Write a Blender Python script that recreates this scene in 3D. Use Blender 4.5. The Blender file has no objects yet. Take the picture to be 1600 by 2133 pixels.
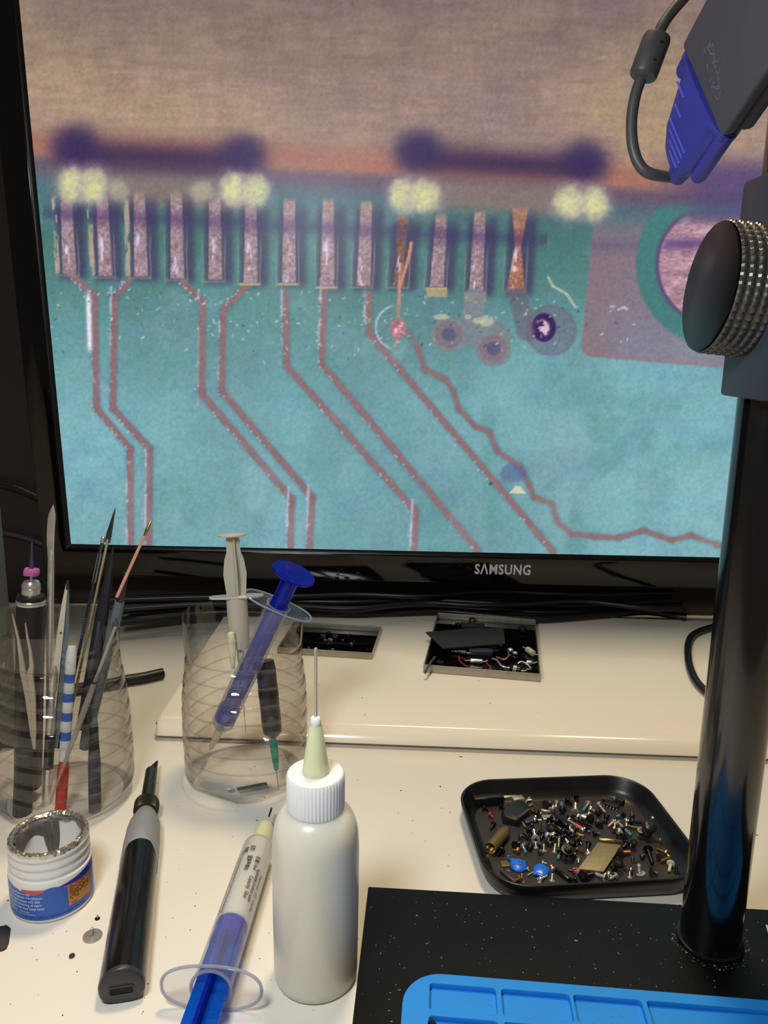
import bpy, bmesh, math, random
import numpy as np
from mathutils import Vector, Matrix, Quaternion, Euler

random.seed(7)
rng = np.random.default_rng(11)
PI = math.pi
C = bpy.context.scene.collection
scene = bpy.context.scene

# ------------------------------------------------------------------ camera
F_PX = 1600.0
PITCH, ROLL, CAM_H = math.radians(12.32), math.radians(-1.095), 0.30
cam_data = bpy.data.cameras.new('camera')
cam = bpy.data.objects.new('camera', cam_data)
C.objects.link(cam)
cam_data.sensor_fit = 'HORIZONTAL'
cam_data.sensor_width = 36.0
cam_data.lens = 36.0 * F_PX / 1600.0
cam_data.clip_start = 0.01
cam_data.clip_end = 20
_F = Vector((0, math.cos(PITCH), -math.sin(PITCH)))
_U0 = Vector((0, math.sin(PITCH), math.cos(PITCH)))
_R = math.cos(ROLL) * Vector((1, 0, 0)) - math.sin(ROLL) * _U0
_U = math.cos(ROLL) * _U0 + math.sin(ROLL) * Vector((1, 0, 0))
_C = Vector((0, 0, CAM_H))
cam.matrix_world = Matrix((( _R.x, _U.x, -_F.x, _C.x), (_R.y, _U.y, -_F.y, _C.y), (_R.z, _U.z, -_F.z, _C.z), (0, 0, 0, 1)))
scene.camera = cam

# ------------------------------------------------------------------ world, lights, exposure
world = bpy.data.worlds.new('room_light')
scene.world = world
world.use_nodes = True
world.node_tree.nodes['Background'].inputs['Color'].default_value = (1.0, 0.80, 0.60, 1)
world.node_tree.nodes['Background'].inputs['Strength'].default_value = 0.10


def area_light(name, loc, target, size, power, color):
    d = bpy.data.lights.new(name, 'AREA')
    d.shape = 'DISK'
    d.size = size
    d.energy = power
    d.color = color
    o = bpy.data.objects.new(name, d)
    C.objects.link(o)
    o.location = loc
    o.rotation_euler = (Vector(target) - Vector(loc)).to_track_quat('-Z', 'Y').to_euler()
    return o


area_light('desk_lamp_light', (-0.14, 0.10, 0.45), (-0.02, 0.25, 0), 0.11, 1.65, (0.93, 0.98, 1.0))
area_light('ceiling_lamp_light', (0.10, 0.83, 1.80), (0.1, 0.45, 0), 0.30, 18.5, (1.0, 0.77, 0.47))
scene.view_settings.view_transform = 'Standard'
scene.view_settings.look = 'None'
scene.view_settings.exposure = 0.0
scene.view_settings.gamma = 1.0
scene.view_settings.use_curve_mapping = False
scene.cycles.transparent_max_bounces = 32
scene.cycles.max_bounces = 12


# ------------------------------------------------------------------ measuring helpers
def ray(x, y):
    return _F + _R * ((x - 800) / F_PX) - _U * ((y - 1066.5) / F_PX)


def G(x, y, z=0.0):
    """point of the horizontal plane at height z"""
    d = ray(x, y)
    return _C + d * ((z - CAM_H) / d.z)


def YP(x, y, Y):
    """point of the vertical plane at distance Y"""
    d = ray(x, y)
    return _C + d * (Y / d.y)


def proj(p):
    v = Vector(p) - _C
    k = v.dot(_F)
    return 800 + F_PX * v.dot(_R) / k, 1066.5 - F_PX * v.dot(_U) / k


def depth(p):
    return (Vector(p) - _C).dot(_F)


def mm(p, px):
    """metres spanned by px at point p"""
    return px * depth(p) / F_PX


def zfor(p, row):
    """height above ground point p"""
    lo, hi = -0.2, 0.8
    for _ in range(40):
        m = (lo + hi) / 2
        if proj((p[0], p[1], m))[1] > row:
            lo = m
        else:
            hi = m
    return lo


def along(a, d, row):
    lo, hi = -0.5, 0.5
    s = 1 if proj(a + d * 0.05)[1] < proj(a - d * 0.05)[1] else -1
    for _ in range(40):
        m = (lo + hi) / 2
        if (proj(a + d * m)[1] > row) == (s > 0):
            lo = m
        else:
            hi = m
    return lo


# ------------------------------------------------------------------ materials
def lin(c):
    c = c / 255.0
    return c / 12.92 if c <= 0.04045 else ((c + 0.055) / 1.055) ** 2.4


def rgb(r, g, b):
    return (lin(r), lin(g), lin(b), 1)


def P_in(n, **kw):
    for k, v in kw.items():
        n.inputs[k].default_value = v


def mat(name, col, rough=0.4, metal=0.0, var=0.08, scale=120, bump=0.0, bscale=600, spec=0.5, coat=0.0, trans=0.0, sss=0.0, stretch=(1, 1, 1), rvar=0.08):
    m = bpy.data.materials.new(name)
    m.use_nodes = True
    nt = m.node_tree
    p = nt.nodes['Principled BSDF']
    tc = nt.nodes.new('ShaderNodeTexCoord')
    mp = nt.nodes.new('ShaderNodeMapping')
    mp.inputs['Scale'].default_value = stretch
    nt.links.new(tc.outputs['Object'], mp.inputs['Vector'])
    nz = nt.nodes.new('ShaderNodeTexNoise')
    nz.inputs['Scale'].default_value = scale
    nz.inputs['Detail'].default_value = 5
    nt.links.new(mp.outputs['Vector'], nz.inputs['Vector'])
    mx = nt.nodes.new('ShaderNodeMix')
    mx.data_type = 'RGBA'
    c = rgb(*col)
    mx.inputs['A'].default_value = tuple(max(0, v * (1 - var)) for v in c[:3]) + (1,)
    mx.inputs['B'].default_value = tuple(min(1, v * (1 + var)) for v in c[:3]) + (1,)
    nt.links.new(nz.outputs['Fac'], mx.inputs['Factor'])
    nt.links.new(mx.outputs['Result'], p.inputs['Base Color'])
    mr = nt.nodes.new('ShaderNodeMapRange')
    mr.inputs['To Min'].default_value = max(0.0, rough - rvar)
    mr.inputs['To Max'].default_value = min(1.0, rough + rvar)
    nt.links.new(nz.outputs['Fac'], mr.inputs['Value'])
    nt.links.new(mr.outputs['Result'], p.inputs['Roughness'])
    P_in(p, Metallic=metal)
    p.inputs['Specular IOR Level'].default_value = spec
    p.inputs['Coat Weight'].default_value = coat
    p.inputs['Coat Roughness'].default_value = 0.05
    p.inputs['Transmission Weight'].default_value = trans
    if sss:
        p.inputs['Subsurface Weight'].default_value = sss
        p.inputs['Subsurface Radius'].default_value = (0.010, 0.009, 0.007)
        p.inputs['Subsurface Scale'].default_value = 1.0
    if bump:
        nb = nt.nodes.new('ShaderNodeTexNoise')
        nb.inputs['Scale'].default_value = bscale
        nb.inputs['Detail'].default_value = 3
        nt.links.new(mp.outputs['Vector'], nb.inputs['Vector'])
        bp = nt.nodes.new('ShaderNodeBump')
        bp.inputs['Strength'].default_value = bump
        bp.inputs['Distance'].default_value = 0.0004
        nt.links.new(nb.outputs['Fac'], bp.inputs['Height'])
        nt.links.new(bp.outputs['Normal'], p.inputs['Normal'])
    return m


def clear_mat(name, tint=(1, 1, 1), edge=(0.45, 0.43, 0.40), gloss=1.0, blend=0.35, milk=0.0, milkcol=(200, 200, 195)):
    """thin clear plastic wall: see-through, darker at grazing angles where the path in the wall is long, fresnel gloss"""
    m = bpy.data.materials.new(name)
    m.use_nodes = True
    nt = m.node_tree
    nt.nodes.remove(nt.nodes['Principled BSDF'])
    out = nt.nodes['Material Output']
    lw = nt.nodes.new('ShaderNodeLayerWeight')
    lw.inputs['Blend'].default_value = blend
    cr = nt.nodes.new('ShaderNodeMix')
    cr.data_type = 'RGBA'
    cr.inputs['A'].default_value = tint + (1,)
    cr.inputs['B'].default_value = edge + (1,)
    nt.links.new(lw.outputs['Facing'], cr.inputs['Factor'])
    tr = nt.nodes.new('ShaderNodeBsdfTransparent')
    nt.links.new(cr.outputs['Result'], tr.inputs['Color'])
    gl = nt.nodes.new('ShaderNodeBsdfGlossy')
    gl.inputs['Roughness'].default_value = 0.05
    gl.inputs['Color'].default_value = (1, 1, 1, 1)
    lf = nt.nodes.new('ShaderNodeLayerWeight')
    lf.inputs['Blend'].default_value = 0.5
    pw = nt.nodes.new('ShaderNodeMath')
    pw.operation = 'POWER'
    pw.inputs[1].default_value = 4.0
    nt.links.new(lf.outputs['Facing'], pw.inputs[0])
    fr = nt.nodes.new('ShaderNodeMath')
    fr.operation = 'MULTIPLY_ADD'
    fr.inputs[1].default_value = 0.6 * gloss
    fr.inputs[2].default_value = 0.05 * gloss
    nt.links.new(pw.outputs['Value'], fr.inputs[0])
    nz = nt.nodes.new('ShaderNodeTexNoise')
    nz.inputs['Scale'].default_value = 90
    tc = nt.nodes.new('ShaderNodeTexCoord')
    nt.links.new(tc.outputs['Object'], nz.inputs['Vector'])
    bp = nt.nodes.new('ShaderNodeBump')
    bp.inputs['Strength'].default_value = 0.25
    bp.inputs['Distance'].default_value = 0.001
    nt.links.new(nz.outputs['Fac'], bp.inputs['Height'])
    nt.links.new(bp.outputs['Normal'], gl.inputs['Normal'])
    ms = nt.nodes.new('ShaderNodeMixShader')
    nt.links.new(fr.outputs['Value'], ms.inputs['Fac'])
    nt.links.new(tr.outputs['BSDF'], ms.inputs[1])
    nt.links.new(gl.outputs['BSDF'], ms.inputs[2])
    last = ms
    if milk:
        df = nt.nodes.new('ShaderNodeBsdfDiffuse')
        df.inputs['Color'].default_value = rgb(*milkcol)
        tl = nt.nodes.new('ShaderNodeBsdfTranslucent')
        tl.inputs['Color'].default_value = rgb(*milkcol)
        m1 = nt.nodes.new('ShaderNodeMixShader')
        m1.inputs['Fac'].default_value = 0.5
        nt.links.new(df.outputs['BSDF'], m1.inputs[1])
        nt.links.new(tl.outputs['BSDF'], m1.inputs[2])
        m2 = nt.nodes.new('ShaderNodeMixShader')
        m2.inputs['Fac'].default_value = milk
        nt.links.new(ms.outputs['Shader'], m2.inputs[1])
        nt.links.new(m1.outputs['Shader'], m2.inputs[2])
        last = m2
    nt.links.new(last.outputs['Shader'], out.inputs['Surface'])
    return m


M = {}
M['desk'] = mat('white_laminate', (230, 225, 214), 0.32, var=0.03, scale=14, spec=0.4)
M['riser'] = mat('glossy_white_board', (244, 234, 216), 0.16, var=0.02, scale=10, spec=0.45, rvar=0.03)
M['wall'] = mat('dark_wall_paint', (58, 49, 50), 0.8, var=0.12, scale=8, bump=0.1)
M['gloss_black'] = mat('piano_black', (6, 7, 13), 0.07, var=0.2, scale=30, spec=0.5, rvar=0.02)
M['black'] = mat('black_plastic', (20, 20, 22), 0.42, var=0.2, scale=150, bump=0.1)
M['satin_black'] = mat('satin_black_paint', (14, 14, 16), 0.3, var=0.3, scale=60, bump=0.06)
M['plate_black'] = mat('black_powder_coat', (7, 7, 8), 0.5, var=0.5, scale=40, bump=0.15, bscale=900, spec=0.25)
M['pole_black'] = mat('black_chrome_pole', (10, 10, 13), 0.16, var=0.3, scale=50, spec=0.8, coat=0.3, rvar=0.05)
M['slate'] = mat('slate_plastic', (74, 73, 84), 0.5, var=0.1, scale=90, bump=0.08, bscale=1500)  # adapter box is black: lens veiling glare put into this lifted colour
M['dark_slate'] = mat('dark_slate_metal', (50, 54, 66), 0.45, var=0.12, scale=70, bump=0.05)
M['cable'] = mat('black_cable_rubber', (15, 15, 17), 0.4, var=0.2, scale=200)
M['grey_cable'] = mat('grey_cable_sheath', (70, 70, 72), 0.45, var=0.15, scale=300)
M['vga_blue'] = mat('blue_connector_plastic', (58, 60, 158), 0.45, var=0.1, scale=150)
M['vga_rib'] = mat('pale_blue_rib', (92, 98, 200), 0.4)
M['flange_edge'] = clear_mat('thick_clear_edge', (0.85, 0.87, 0.93), (0.5, 0.53, 0.62), milk=0.42, milkcol=(222, 226, 240))
M['scratch'] = mat('scratched_print', (122, 118, 122), 0.6)
M['steel'] = mat('polished_steel', (206, 202, 192), 0.28, metal=0.75, var=0.1, scale=300)
M['chrome'] = mat('bright_nickel', (222, 216, 206), 0.24, metal=0.75, var=0.1, scale=500)
M['brushed'] = mat('brushed_aluminium', (186, 180, 166), 0.4, metal=0.6, var=0.15, scale=200, stretch=(1, 8, 1))
M['dark_metal'] = mat('darkened_steel', (84, 80, 74), 0.38, metal=0.9, var=0.25, scale=260)
M['knurl'] = mat('knurled_grey_metal', (96, 94, 92), 0.36, metal=0.7, var=0.3, scale=500)
M['brass'] = mat('dull_brass', (190, 165, 105), 0.3, metal=1.0, var=0.15, scale=400)
M['olive'] = mat('olive_anodised', (112, 98, 58), 0.5, metal=0.35, var=0.15, scale=500, bump=0.2, bscale=1500)
M['bronze'] = mat('pale_bronze', (150, 138, 104), 0.48, metal=0.5, var=0.35, scale=900, bump=0.5, bscale=1800)
M['copper'] = mat('copper_metal', (190, 120, 85), 0.35, metal=0.8, var=0.2, scale=400)
M['screw_black'] = mat('black_zinc', (22, 22, 25), 0.28, metal=0.3, var=0.3, scale=400)
M['lock_blue'] = mat('blue_threadlock', (70, 130, 165), 0.5, var=0.15, scale=700)
M['lock_red'] = mat('red_threadlock', (196, 66, 46), 0.45, var=0.15, scale=700)
M['cap_blue'] = mat('blue_epoxy', (22, 110, 226), 0.3, var=0.05, scale=300)
M['ink'] = mat('black_ink', (30, 30, 34), 0.5)
M['tray'] = mat('black_tin', (20, 19, 20), 0.34, var=0.3, scale=60, bump=0.05)
M['tray_floor'] = mat('brown_black_film', (48, 40, 37), 0.45, var=0.4, scale=120, bump=0.15, bscale=800)
M['mat_blue'] = mat('blue_silicone', (34, 138, 222), 0.6, var=0.07, scale=60, bump=0.1, bscale=1200, spec=0.3)
M['ldpe'] = mat('milky_polyethylene', (226, 222, 208), 0.3, var=0.03, scale=40, sss=1.0, spec=0.5)
M['white_cap'] = mat('white_ribbed_cap', (240, 241, 241), 0.35, var=0.02, scale=60, sss=0.4)
M['cone'] = mat('pale_yellow_green_nozzle', (222, 224, 184), 0.35, var=0.02, scale=50, sss=0.5)
M['paste'] = mat('white_paste', (236, 230, 210), 0.35, var=0.03, scale=80, sss=0.4)
M['lime'] = mat('pale_lime_hub', (208, 212, 172), 0.4, var=0.04, scale=90, sss=0.3)
M['royal'] = mat('royal_blue_rubber', (26, 24, 170), 0.25, var=0.1, scale=100)
M['grey_grip'] = mat('grey_silicone_grip', (138, 142, 146), 0.55, var=0.04, scale=90, bump=0.08)
M['handle_black'] = mat('glossy_black_handle', (18, 18, 19), 0.22, var=0.3, scale=120, rvar=0.1)
M['endcap'] = mat('charcoal_end_cap', (52, 52, 54), 0.4, var=0.1, scale=200)
M['jar_white'] = mat('white_jar_plastic', (232, 230, 228), 0.3, var=0.03, scale=50, sss=0.2)
M['foil'] = mat('torn_foil', (205, 200, 190), 0.28, metal=0.9, var=0.3, scale=500, bump=0.8, bscale=500)
M['solder'] = mat('grey_solder_paste', (104, 98, 94), 0.5, metal=0.2, var=0.35, scale=260, bump=0.8, bscale=450)
M['label_blue'] = mat('blue_label', (38, 92, 186), 0.35, var=0.08, scale=60)
M['label_dark'] = mat('deep_blue_band', (20, 48, 170), 0.35, var=0.08, scale=60)
M['label_red'] = mat('red_label_band', (206, 84, 84), 0.4, var=0.1, scale=80)
M['label_orange'] = mat('orange_sticker', (206, 132, 52), 0.45, var=0.06, scale=120)
M['print_white'] = mat('white_print', (206, 220, 238), 0.5)
M['print_navy'] = mat('navy_print', (20, 34, 84), 0.5)
M['logo'] = mat('silver_logo_print', (225, 226, 230), 0.5, var=0.02)
M['logo'].node_tree.nodes['Principled BSDF'].inputs['Emission Color'].default_value = (0, 0, 0, 1)
M['case_grey'] = mat('grey_green_case', (70, 74, 70), 0.6, var=0.06, scale=60)
M['ceramic'] = mat('ivory_tool_plastic', (202, 194, 172), 0.4, var=0.2, scale=120)
M['pink'] = mat('pink_grinding_wheel', (176, 92, 158), 0.7, var=0.15, scale=400, bump=0.3)
M['anodized'] = mat('violet_blue_bit', (96, 98, 150), 0.3, metal=0.8, var=0.4, scale=500)
M['salmon'] = mat('salmon_copper_rod', (238, 176, 156), 0.35, metal=0.35, var=0.05, scale=300)
M['tool_grey'] = mat('blue_grey_handle', (96, 106, 112), 0.4, var=0.08, scale=150)
M['navy_black'] = mat('blue_black_nylon', (26, 27, 36), 0.4, var=0.15, scale=150)
M['red'] = mat('red_plastic', (190, 44, 36), 0.35, var=0.08, scale=200)
M['blue_plain'] = mat('mid_blue_plastic', (50, 96, 180), 0.4, var=0.1, scale=200)
M['white_plain'] = mat('white_tool_plastic', (214, 216, 216), 0.4, var=0.05, scale=100)
M['natural'] = mat('natural_polypropylene', (196, 190, 172), 0.35, var=0.04, scale=70, sss=0.3)
M['green'] = mat('sea_green_hub', (44, 150, 130), 0.35, var=0.1, scale=200)
M['smoke'] = mat('smoked_grey_barrel', (70, 66, 64), 0.3, var=0.1, scale=120)
M['crumb'] = mat('dark_crumbs', (60, 54, 50), 0.7, var=0.4, scale=300)
M['dust'] = mat('pale_dust', (128, 126, 120), 0.7, var=0.3, scale=300)
M['rubber_card'] = mat('charcoal_sheet', (44, 42, 44), 0.6, var=0.1, scale=200)
M['clear'] = clear_mat('clear_polystyrene', (0.97, 0.98, 1.0), (0.62, 0.64, 0.70), blend=0.4)
M['pet'] = clear_mat('clear_pet', (0.98, 0.97, 0.965), (0.36, 0.34, 0.32), gloss=1.1, blend=0.36)
M['pet_floor'] = clear_mat('clear_pet_floor', (0.96, 0.955, 0.95), (0.8, 0.78, 0.75), gloss=0.25, blend=0.3)
M['frost'] = clear_mat('frosted_rod', (0.9, 0.9, 0.88), (0.6, 0.6, 0.58), milk=0.55, milkcol=(215, 213, 205))
M['barrel'] = clear_mat('syringe_barrel', (0.97, 0.98, 1.0), (0.6, 0.64, 0.78), blend=0.4, milk=0.22, milkcol=(226, 228, 236))
M['blue_clear'] = clear_mat('translucent_blue', (0.03, 0.16, 0.75), (0.0, 0.03, 0.4), milk=0.55, milkcol=(20, 50, 205), gloss=0.8)
M['azure_clear'] = clear_mat('translucent_azure', (0.05, 0.40, 0.85), (0.0, 0.1, 0.6), milk=0.5, milkcol=(10, 120, 235), gloss=0.8)


# ------------------------------------------------------------------ mesh building
class MB:
    def __init__(self):
        self.v, self.f = [], []

    def add(self, vs, fs, X=None):
        b = len(self.v)
        for p in vs:
            self.v.append(tuple(X @ Vector(p)) if X is not None else tuple(p))
        for f in fs:
            self.f.append(tuple(b + i for i in f))
        return self

    def box(self, c, s, X=None):
        cx, cy, cz = c
        hx, hy, hz = s[0] / 2, s[1] / 2, s[2] / 2
        vs = [(cx + i * hx, cy + j * hy, cz + k * hz) for i in (-1, 1) for j in (-1, 1) for k in (-1, 1)]
        fs = [(0, 1, 3, 2), (4, 6, 7, 5), (0, 4, 5, 1), (2, 3, 7, 6), (0, 2, 6, 4), (1, 5, 7, 3)]
        return self.add(vs, fs, X)

    def lathe(self, prof, n=32, X=None, cap0=True, cap1=True, fr=None):
        vs, fs = [], []
        for i, (r, z) in enumerate(prof):
            for j in range(n):
                a = 2 * PI * j / n
                rr, zz = (r, z) if fr is None else fr(r, z, a)
                vs.append((rr * math.cos(a), rr * math.sin(a), zz))
        for i in range(len(prof) - 1):
            for j in range(n):
                k = (j + 1) % n
                fs.append((i * n + j, i * n + k, (i + 1) * n + k, (i + 1) * n + j))
        if cap0:
            fs.append(tuple(range(n - 1, -1, -1)))
        if cap1:
            fs.append(tuple((len(prof) - 1) * n + j for j in range(n)))
        return self.add(vs, fs, X)

    def tube(self, pts, r, n=10, caps=True, X=None, flat=None):
        pts = [Vector(p) for p in pts]
        rs = r if isinstance(r, (list, tuple)) else [r] * len(pts)
        vs, fs = [], []
        t0 = (pts[1] - pts[0]).normalized()
        up = Vector((0, 0, 1)) if abs(t0.z) < 0.9 else Vector((1, 0, 0))
        nrm = (up - t0 * up.dot(t0)).normalized()
        for i, p in enumerate(pts):
            a, b = pts[max(0, i - 1)], pts[min(len(pts) - 1, i + 1)]
            t = (b - a).normalized()
            nrm = (nrm - t * nrm.dot(t)).normalized()
            bn = t.cross(nrm)
            for j in range(n):
                an = 2 * PI * j / n
                vs.append(p + (nrm * math.cos(an) + bn * math.sin(an) * (flat or 1)) * rs[i])
        for i in range(len(pts) - 1):
            for j in range(n):
                k = (j + 1) % n
                fs.append((i * n + j, i * n + k, (i + 1) * n + k, (i + 1) * n + j))
        if caps:
            fs.append(tuple(range(n - 1, -1, -1)))
            fs.append(tuple((len(pts) - 1) * n + j for j in range(n)))
        return self.add(vs, fs, X)

    def prism(self, poly, z0, z1, X=None):
        n = len(poly)
        vs = [(x, y, z0) for x, y in poly] + [(x, y, z1) for x, y in poly]
        fs = [tuple(range(n - 1, -1, -1)), tuple(range(n, 2 * n))]
        fs += [(i, (i + 1) % n, n + (i + 1) % n, n + i) for i in range(n)]
        return self.add(vs, fs, X)

    def loops(self, rings, cap0=True, cap1=True, X=None):
        n = len(rings[0])
        vs = [p for r in rings for p in r]
        fs = []
        for i in range(len(rings) - 1):
            for j in range(n):
                k = (j + 1) % n
                fs.append((i * n + j, i * n + k, (i + 1) * n + k, (i + 1) * n + j))
        if cap0:
            fs.append(tuple(range(n - 1, -1, -1)))
        if cap1:
            fs.append(tuple((len(rings) - 1) * n + j for j in range(n)))
        return self.add(vs, fs, X)

    def build(self, name, m, parent=None, bevel=0.0, segs=2, smooth=True, angle=38):
        me = bpy.data.meshes.new(name)
        me.from_pydata([tuple(p) for p in self.v], [], self.f)
        bm = bmesh.new()
        bm.from_mesh(me)
        bmesh.ops.recalc_face_normals(bm, faces=bm.faces[:])
        if bevel:
            ed = [e for e in bm.edges if len(e.link_faces) == 2 and e.calc_face_angle(0) > math.radians(30)]
            bmesh.ops.bevel(bm, geom=ed, offset=bevel, segments=segs, affect='EDGES', profile=0.5)
        bm.to_mesh(me)
        bm.free()
        if smooth and len(me.polygons):
            me.polygons.foreach_set('use_smooth', [True] * len(me.polygons))
            me.set_sharp_from_angle(angle=math.radians(angle))
        me.materials.append(M[m] if isinstance(m, str) else m)
        o = bpy.data.objects.new(name, me)
        C.objects.link(o)
        if parent is not None:
            o.parent = parent
        return o


def tag(o, label, cat, group=None, kind=None):
    if label:
        o['label'] = label
    if cat:
        o['category'] = cat
    if group:
        o['group'] = group
    if kind:
        o['kind'] = kind
    return o


def thing(name, label, cat, loc=(0, 0, 0), rot=None, group=None):
    o = bpy.data.objects.new(name, None)
    o.empty_display_size = 0.01
    C.objects.link(o)
    if rot is None:
        q = Quaternion()
    elif isinstance(rot, (int, float)):
        q = Quaternion((0, 0, 1), rot)
    else:
        q = rot
    o.rotation_mode = 'QUATERNION'
    o.rotation_quaternion = q
    o.location = loc
    return tag(o, label, cat, group)


def frame_q(z, x_hint):
    """rotation with local Z along z and local X close to x_hint"""
    z = Vector(z).normalized()
    x = Vector(x_hint)
    x = (x - z * x.dot(z)).normalized()
    y = z.cross(x)
    return Matrix((x, y, z)).transposed().to_quaternion()


def spline(pts, k=8):
    pts = [Vector(p) for p in pts]
    P = [pts[0] * 2 - pts[1]] + pts + [pts[-1] * 2 - pts[-2]]
    out = []
    for i in range(1, len(P) - 2):
        a, b, c, d = P[i - 1:i + 3]
        for s in range(k):
            t = s / k
            out.append(0.5 * ((2 * b) + (c - a) * t + (2 * a - 5 * b + 4 * c - d) * t * t + (3 * b - a - 3 * c + d) * t ** 3))
    out.append(pts[-1])
    return out


def rrect(w, h, r, n=6, cx=0.0, cy=0.0):
    r = min(r, w / 2, h / 2)
    out = []
    for sx, sy, a0 in ((1, 1, 0), (-1, 1, 90), (-1, -1, 180), (1, -1, 270)):
        for i in range(n + 1):
            a = math.radians(a0 + 90 * i / n)
            out.append((cx + sx * (w / 2 - r) + r * math.cos(a), cy + sy * (h / 2 - r) + r * math.sin(a)))
    return out


def text_geo(s, size, bold=0.0, align='LEFT', shear=0.0, space=1.0):
    cu = bpy.data.curves.new('t', 'FONT')
    cu.body = s
    cu.size = size
    cu.offset = bold
    cu.align_x = align
    cu.shear = shear
    cu.space_character = space
    cu.resolution_u = 3
    o = bpy.data.objects.new('t', cu)
    C.objects.link(o)
    dg = bpy.context.evaluated_depsgraph_get()
    dg.update()
    me = bpy.data.meshes.new_from_object(o.evaluated_get(dg))
    vs = [tuple(v.co) for v in me.vertices]
    fs = [tuple(p.vertices) for p in me.polygons]
    bpy.data.objects.remove(o)
    bpy.data.curves.remove(cu)
    bpy.data.meshes.remove(me)
    return vs, fs


def put_text(mb, s, size, fn, bold=0.0, align='LEFT', width=None, shear=0.0, space=1.0):
    vs, fs = text_geo(s, size, bold, align, shear, space)
    k = 1.0
    if width and vs:
        xs = [v[0] for v in vs]
        k = width / max(1e-9, max(xs) - min(xs))
    mb.add([fn(v[0] * k, v[1]) for v in vs], fs)

# ================================================================== SETTING AND LARGE STRUCTURE
o = MB().box((0, 0.878, 0.35), (4.4, 0.06, 2.2)).build('wall_back', 'wall')
tag(o, 'dark brown wall behind the desk and television', 'wall', kind='structure')
o = MB().box((0, 0.3, -0.76), (4.4, 2.6, 0.04)).build('floor', 'wall')
tag(o, 'dark floor under the desk', 'floor', kind='structure')

desk = thing('desk', 'cream white laminate desk top carrying all the tools', 'desk', (0, 0.347, -0.03))
MB().box((0, 0, 0.015), (2.6, 1.0, 0.03)).build('desk_top', 'desk', desk, bevel=0.002)
for sx in (-1, 1):
    MB().box((sx * 1.2, 0, -0.355), (0.04, 0.9, 0.71)).build('side_panel', 'desk', desk, bevel=0.002)

# ------------------------------------------------------------------ television
TVA = Vector((-0.3282, 0.78, 0.0889))            # lower left corner of the picture
EX = Vector((math.cos(math.radians(-0.355)), math.sin(math.radians(-0.355)), 0))
EV = Vector((-0.0003, -0.056, 0.9984)).normalized()
EN = EX.cross(EV)                                 # towards the viewer
SW, SH = 0.9078, 0.5107
tv = thing('television', 'large black glossy flat television showing a magnified circuit board', 'television', TVA + EX * SW / 2 - EV * 0.034, Matrix((EX, EV, EN)).transposed().to_quaternion())
tv_off = Vector((-SW / 2, 0.034, 0))              # local offset: picture corner


def frame_mesh(x0, y0, x1, y1, X0, Y0, X1, Y1, zf0, zf1, zb):
    """picture frame: inner rect at zf0 depth, outer rect at zf1, side walls back to zb"""
    inn = [(x0, y0), (x1, y0), (x1, y1), (x0, y1)]
    out = [(X0, Y0), (X1, Y0), (X1, Y1), (X0, Y1)]
    vs = [(x, y, zb) for x, y in inn] + [(x, y, zf0) for x, y in inn] + [(x, y, zf1) for x, y in out] + [(x, y, zb) for x, y in out]
    fs = []
    for i in range(4):
        j = (i + 1) % 4
        for a, b in ((0, 4), (4, 8), (8, 12), (12, 0)):
            fs.append((a + i, a + j, b + j, b + i))
    return vs, fs


mb = MB()
mb.add(*frame_mesh(tv_off.x - 0.004, tv_off.y - 0.0035, tv_off.x + SW + 0.004, tv_off.y + SH + 0.004, tv_off.x - 0.0295, 0.0, tv_off.x + SW + 0.0295, tv_off.y + SH + 0.03, 0.004, 0.004, -0.03))
mb.build('bezel', 'gloss_black', tv, bevel=0.0018, segs=3)
mb = MB()
mb.add(*frame_mesh(tv_off.x, tv_off.y, tv_off.x + SW, tv_off.y + SH, tv_off.x - 0.0041, tv_off.y - 0.0036, tv_off.x + SW + 0.0041, tv_off.y + SH + 0.0041, 0.0004, 0.0036, -0.02))
mb.build('inner_trim', 'satin_black', tv, bevel=0.0004)
MB().box((0, 0.285, -0.036), (0.93, 0.52, 0.045)).build('rear_housing', 'black', tv, bevel=0.012)
mb = MB()
put_text(mb, 'S\u039bMSUNG', 0.0152, lambda x, y: (x, y + 0.0118, 0.00415), bold=0.00038, align='CENTER', width=0.0585, space=1.12)
# keep the word centred after scaling
mb.build('brand_logo', 'logo', tv, smooth=False)
MB().box((0, 0.20, -0.0605), (0.24, 0.20, 0.006)).build('wall_mount', 'black', tv, bevel=0.001)


# the live picture: a microscope view of a board edge, painted point by point on a fine grid of the panel
def srgb2lin(a):
    a = np.clip(a, 0, 1)
    return np.where(a <= 0.04045, a / 12.92, ((a + 0.055) / 1.055) ** 2.4)


def vnoise(x, y, seed=0):
    xi, yi = np.floor(x).astype(np.int64), np.floor(y).astype(np.int64)
    fx, fy = x - xi, y - yi
    fx, fy = fx * fx * (3 - 2 * fx), fy * fy * (3 - 2 * fy)

    def h(a, b):
        n = (a * 374761393 + b * 668265263 + seed * 974711) & 0x7fffffff
        n = ((n ^ (n >> 13)) * 1274126177) & 0x7fffffff
        return ((n ^ (n >> 16)) & 0xffff) / 65535.0
    return (h(xi, yi) * (1 - fx) + h(xi + 1, yi) * fx) * (1 - fy) + (h(xi, yi + 1) * (1 - fx) + h(xi + 1, yi + 1) * fx) * fy


def fbm(x, y, s, seed=0, oct=4):
    t, a, w = 0, 1.0, 0
    for i in range(oct):
        t = t + a * vnoise(x / s * 2 ** i, y / s * 2 ** i, seed + i)
        w += a
        a *= 0.5
    return t / w


def smooth(e0, e1, v):
    t = np.clip((v - e0) / (e1 - e0), 0, 1)
    return t * t * (3 - 2 * t)


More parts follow.
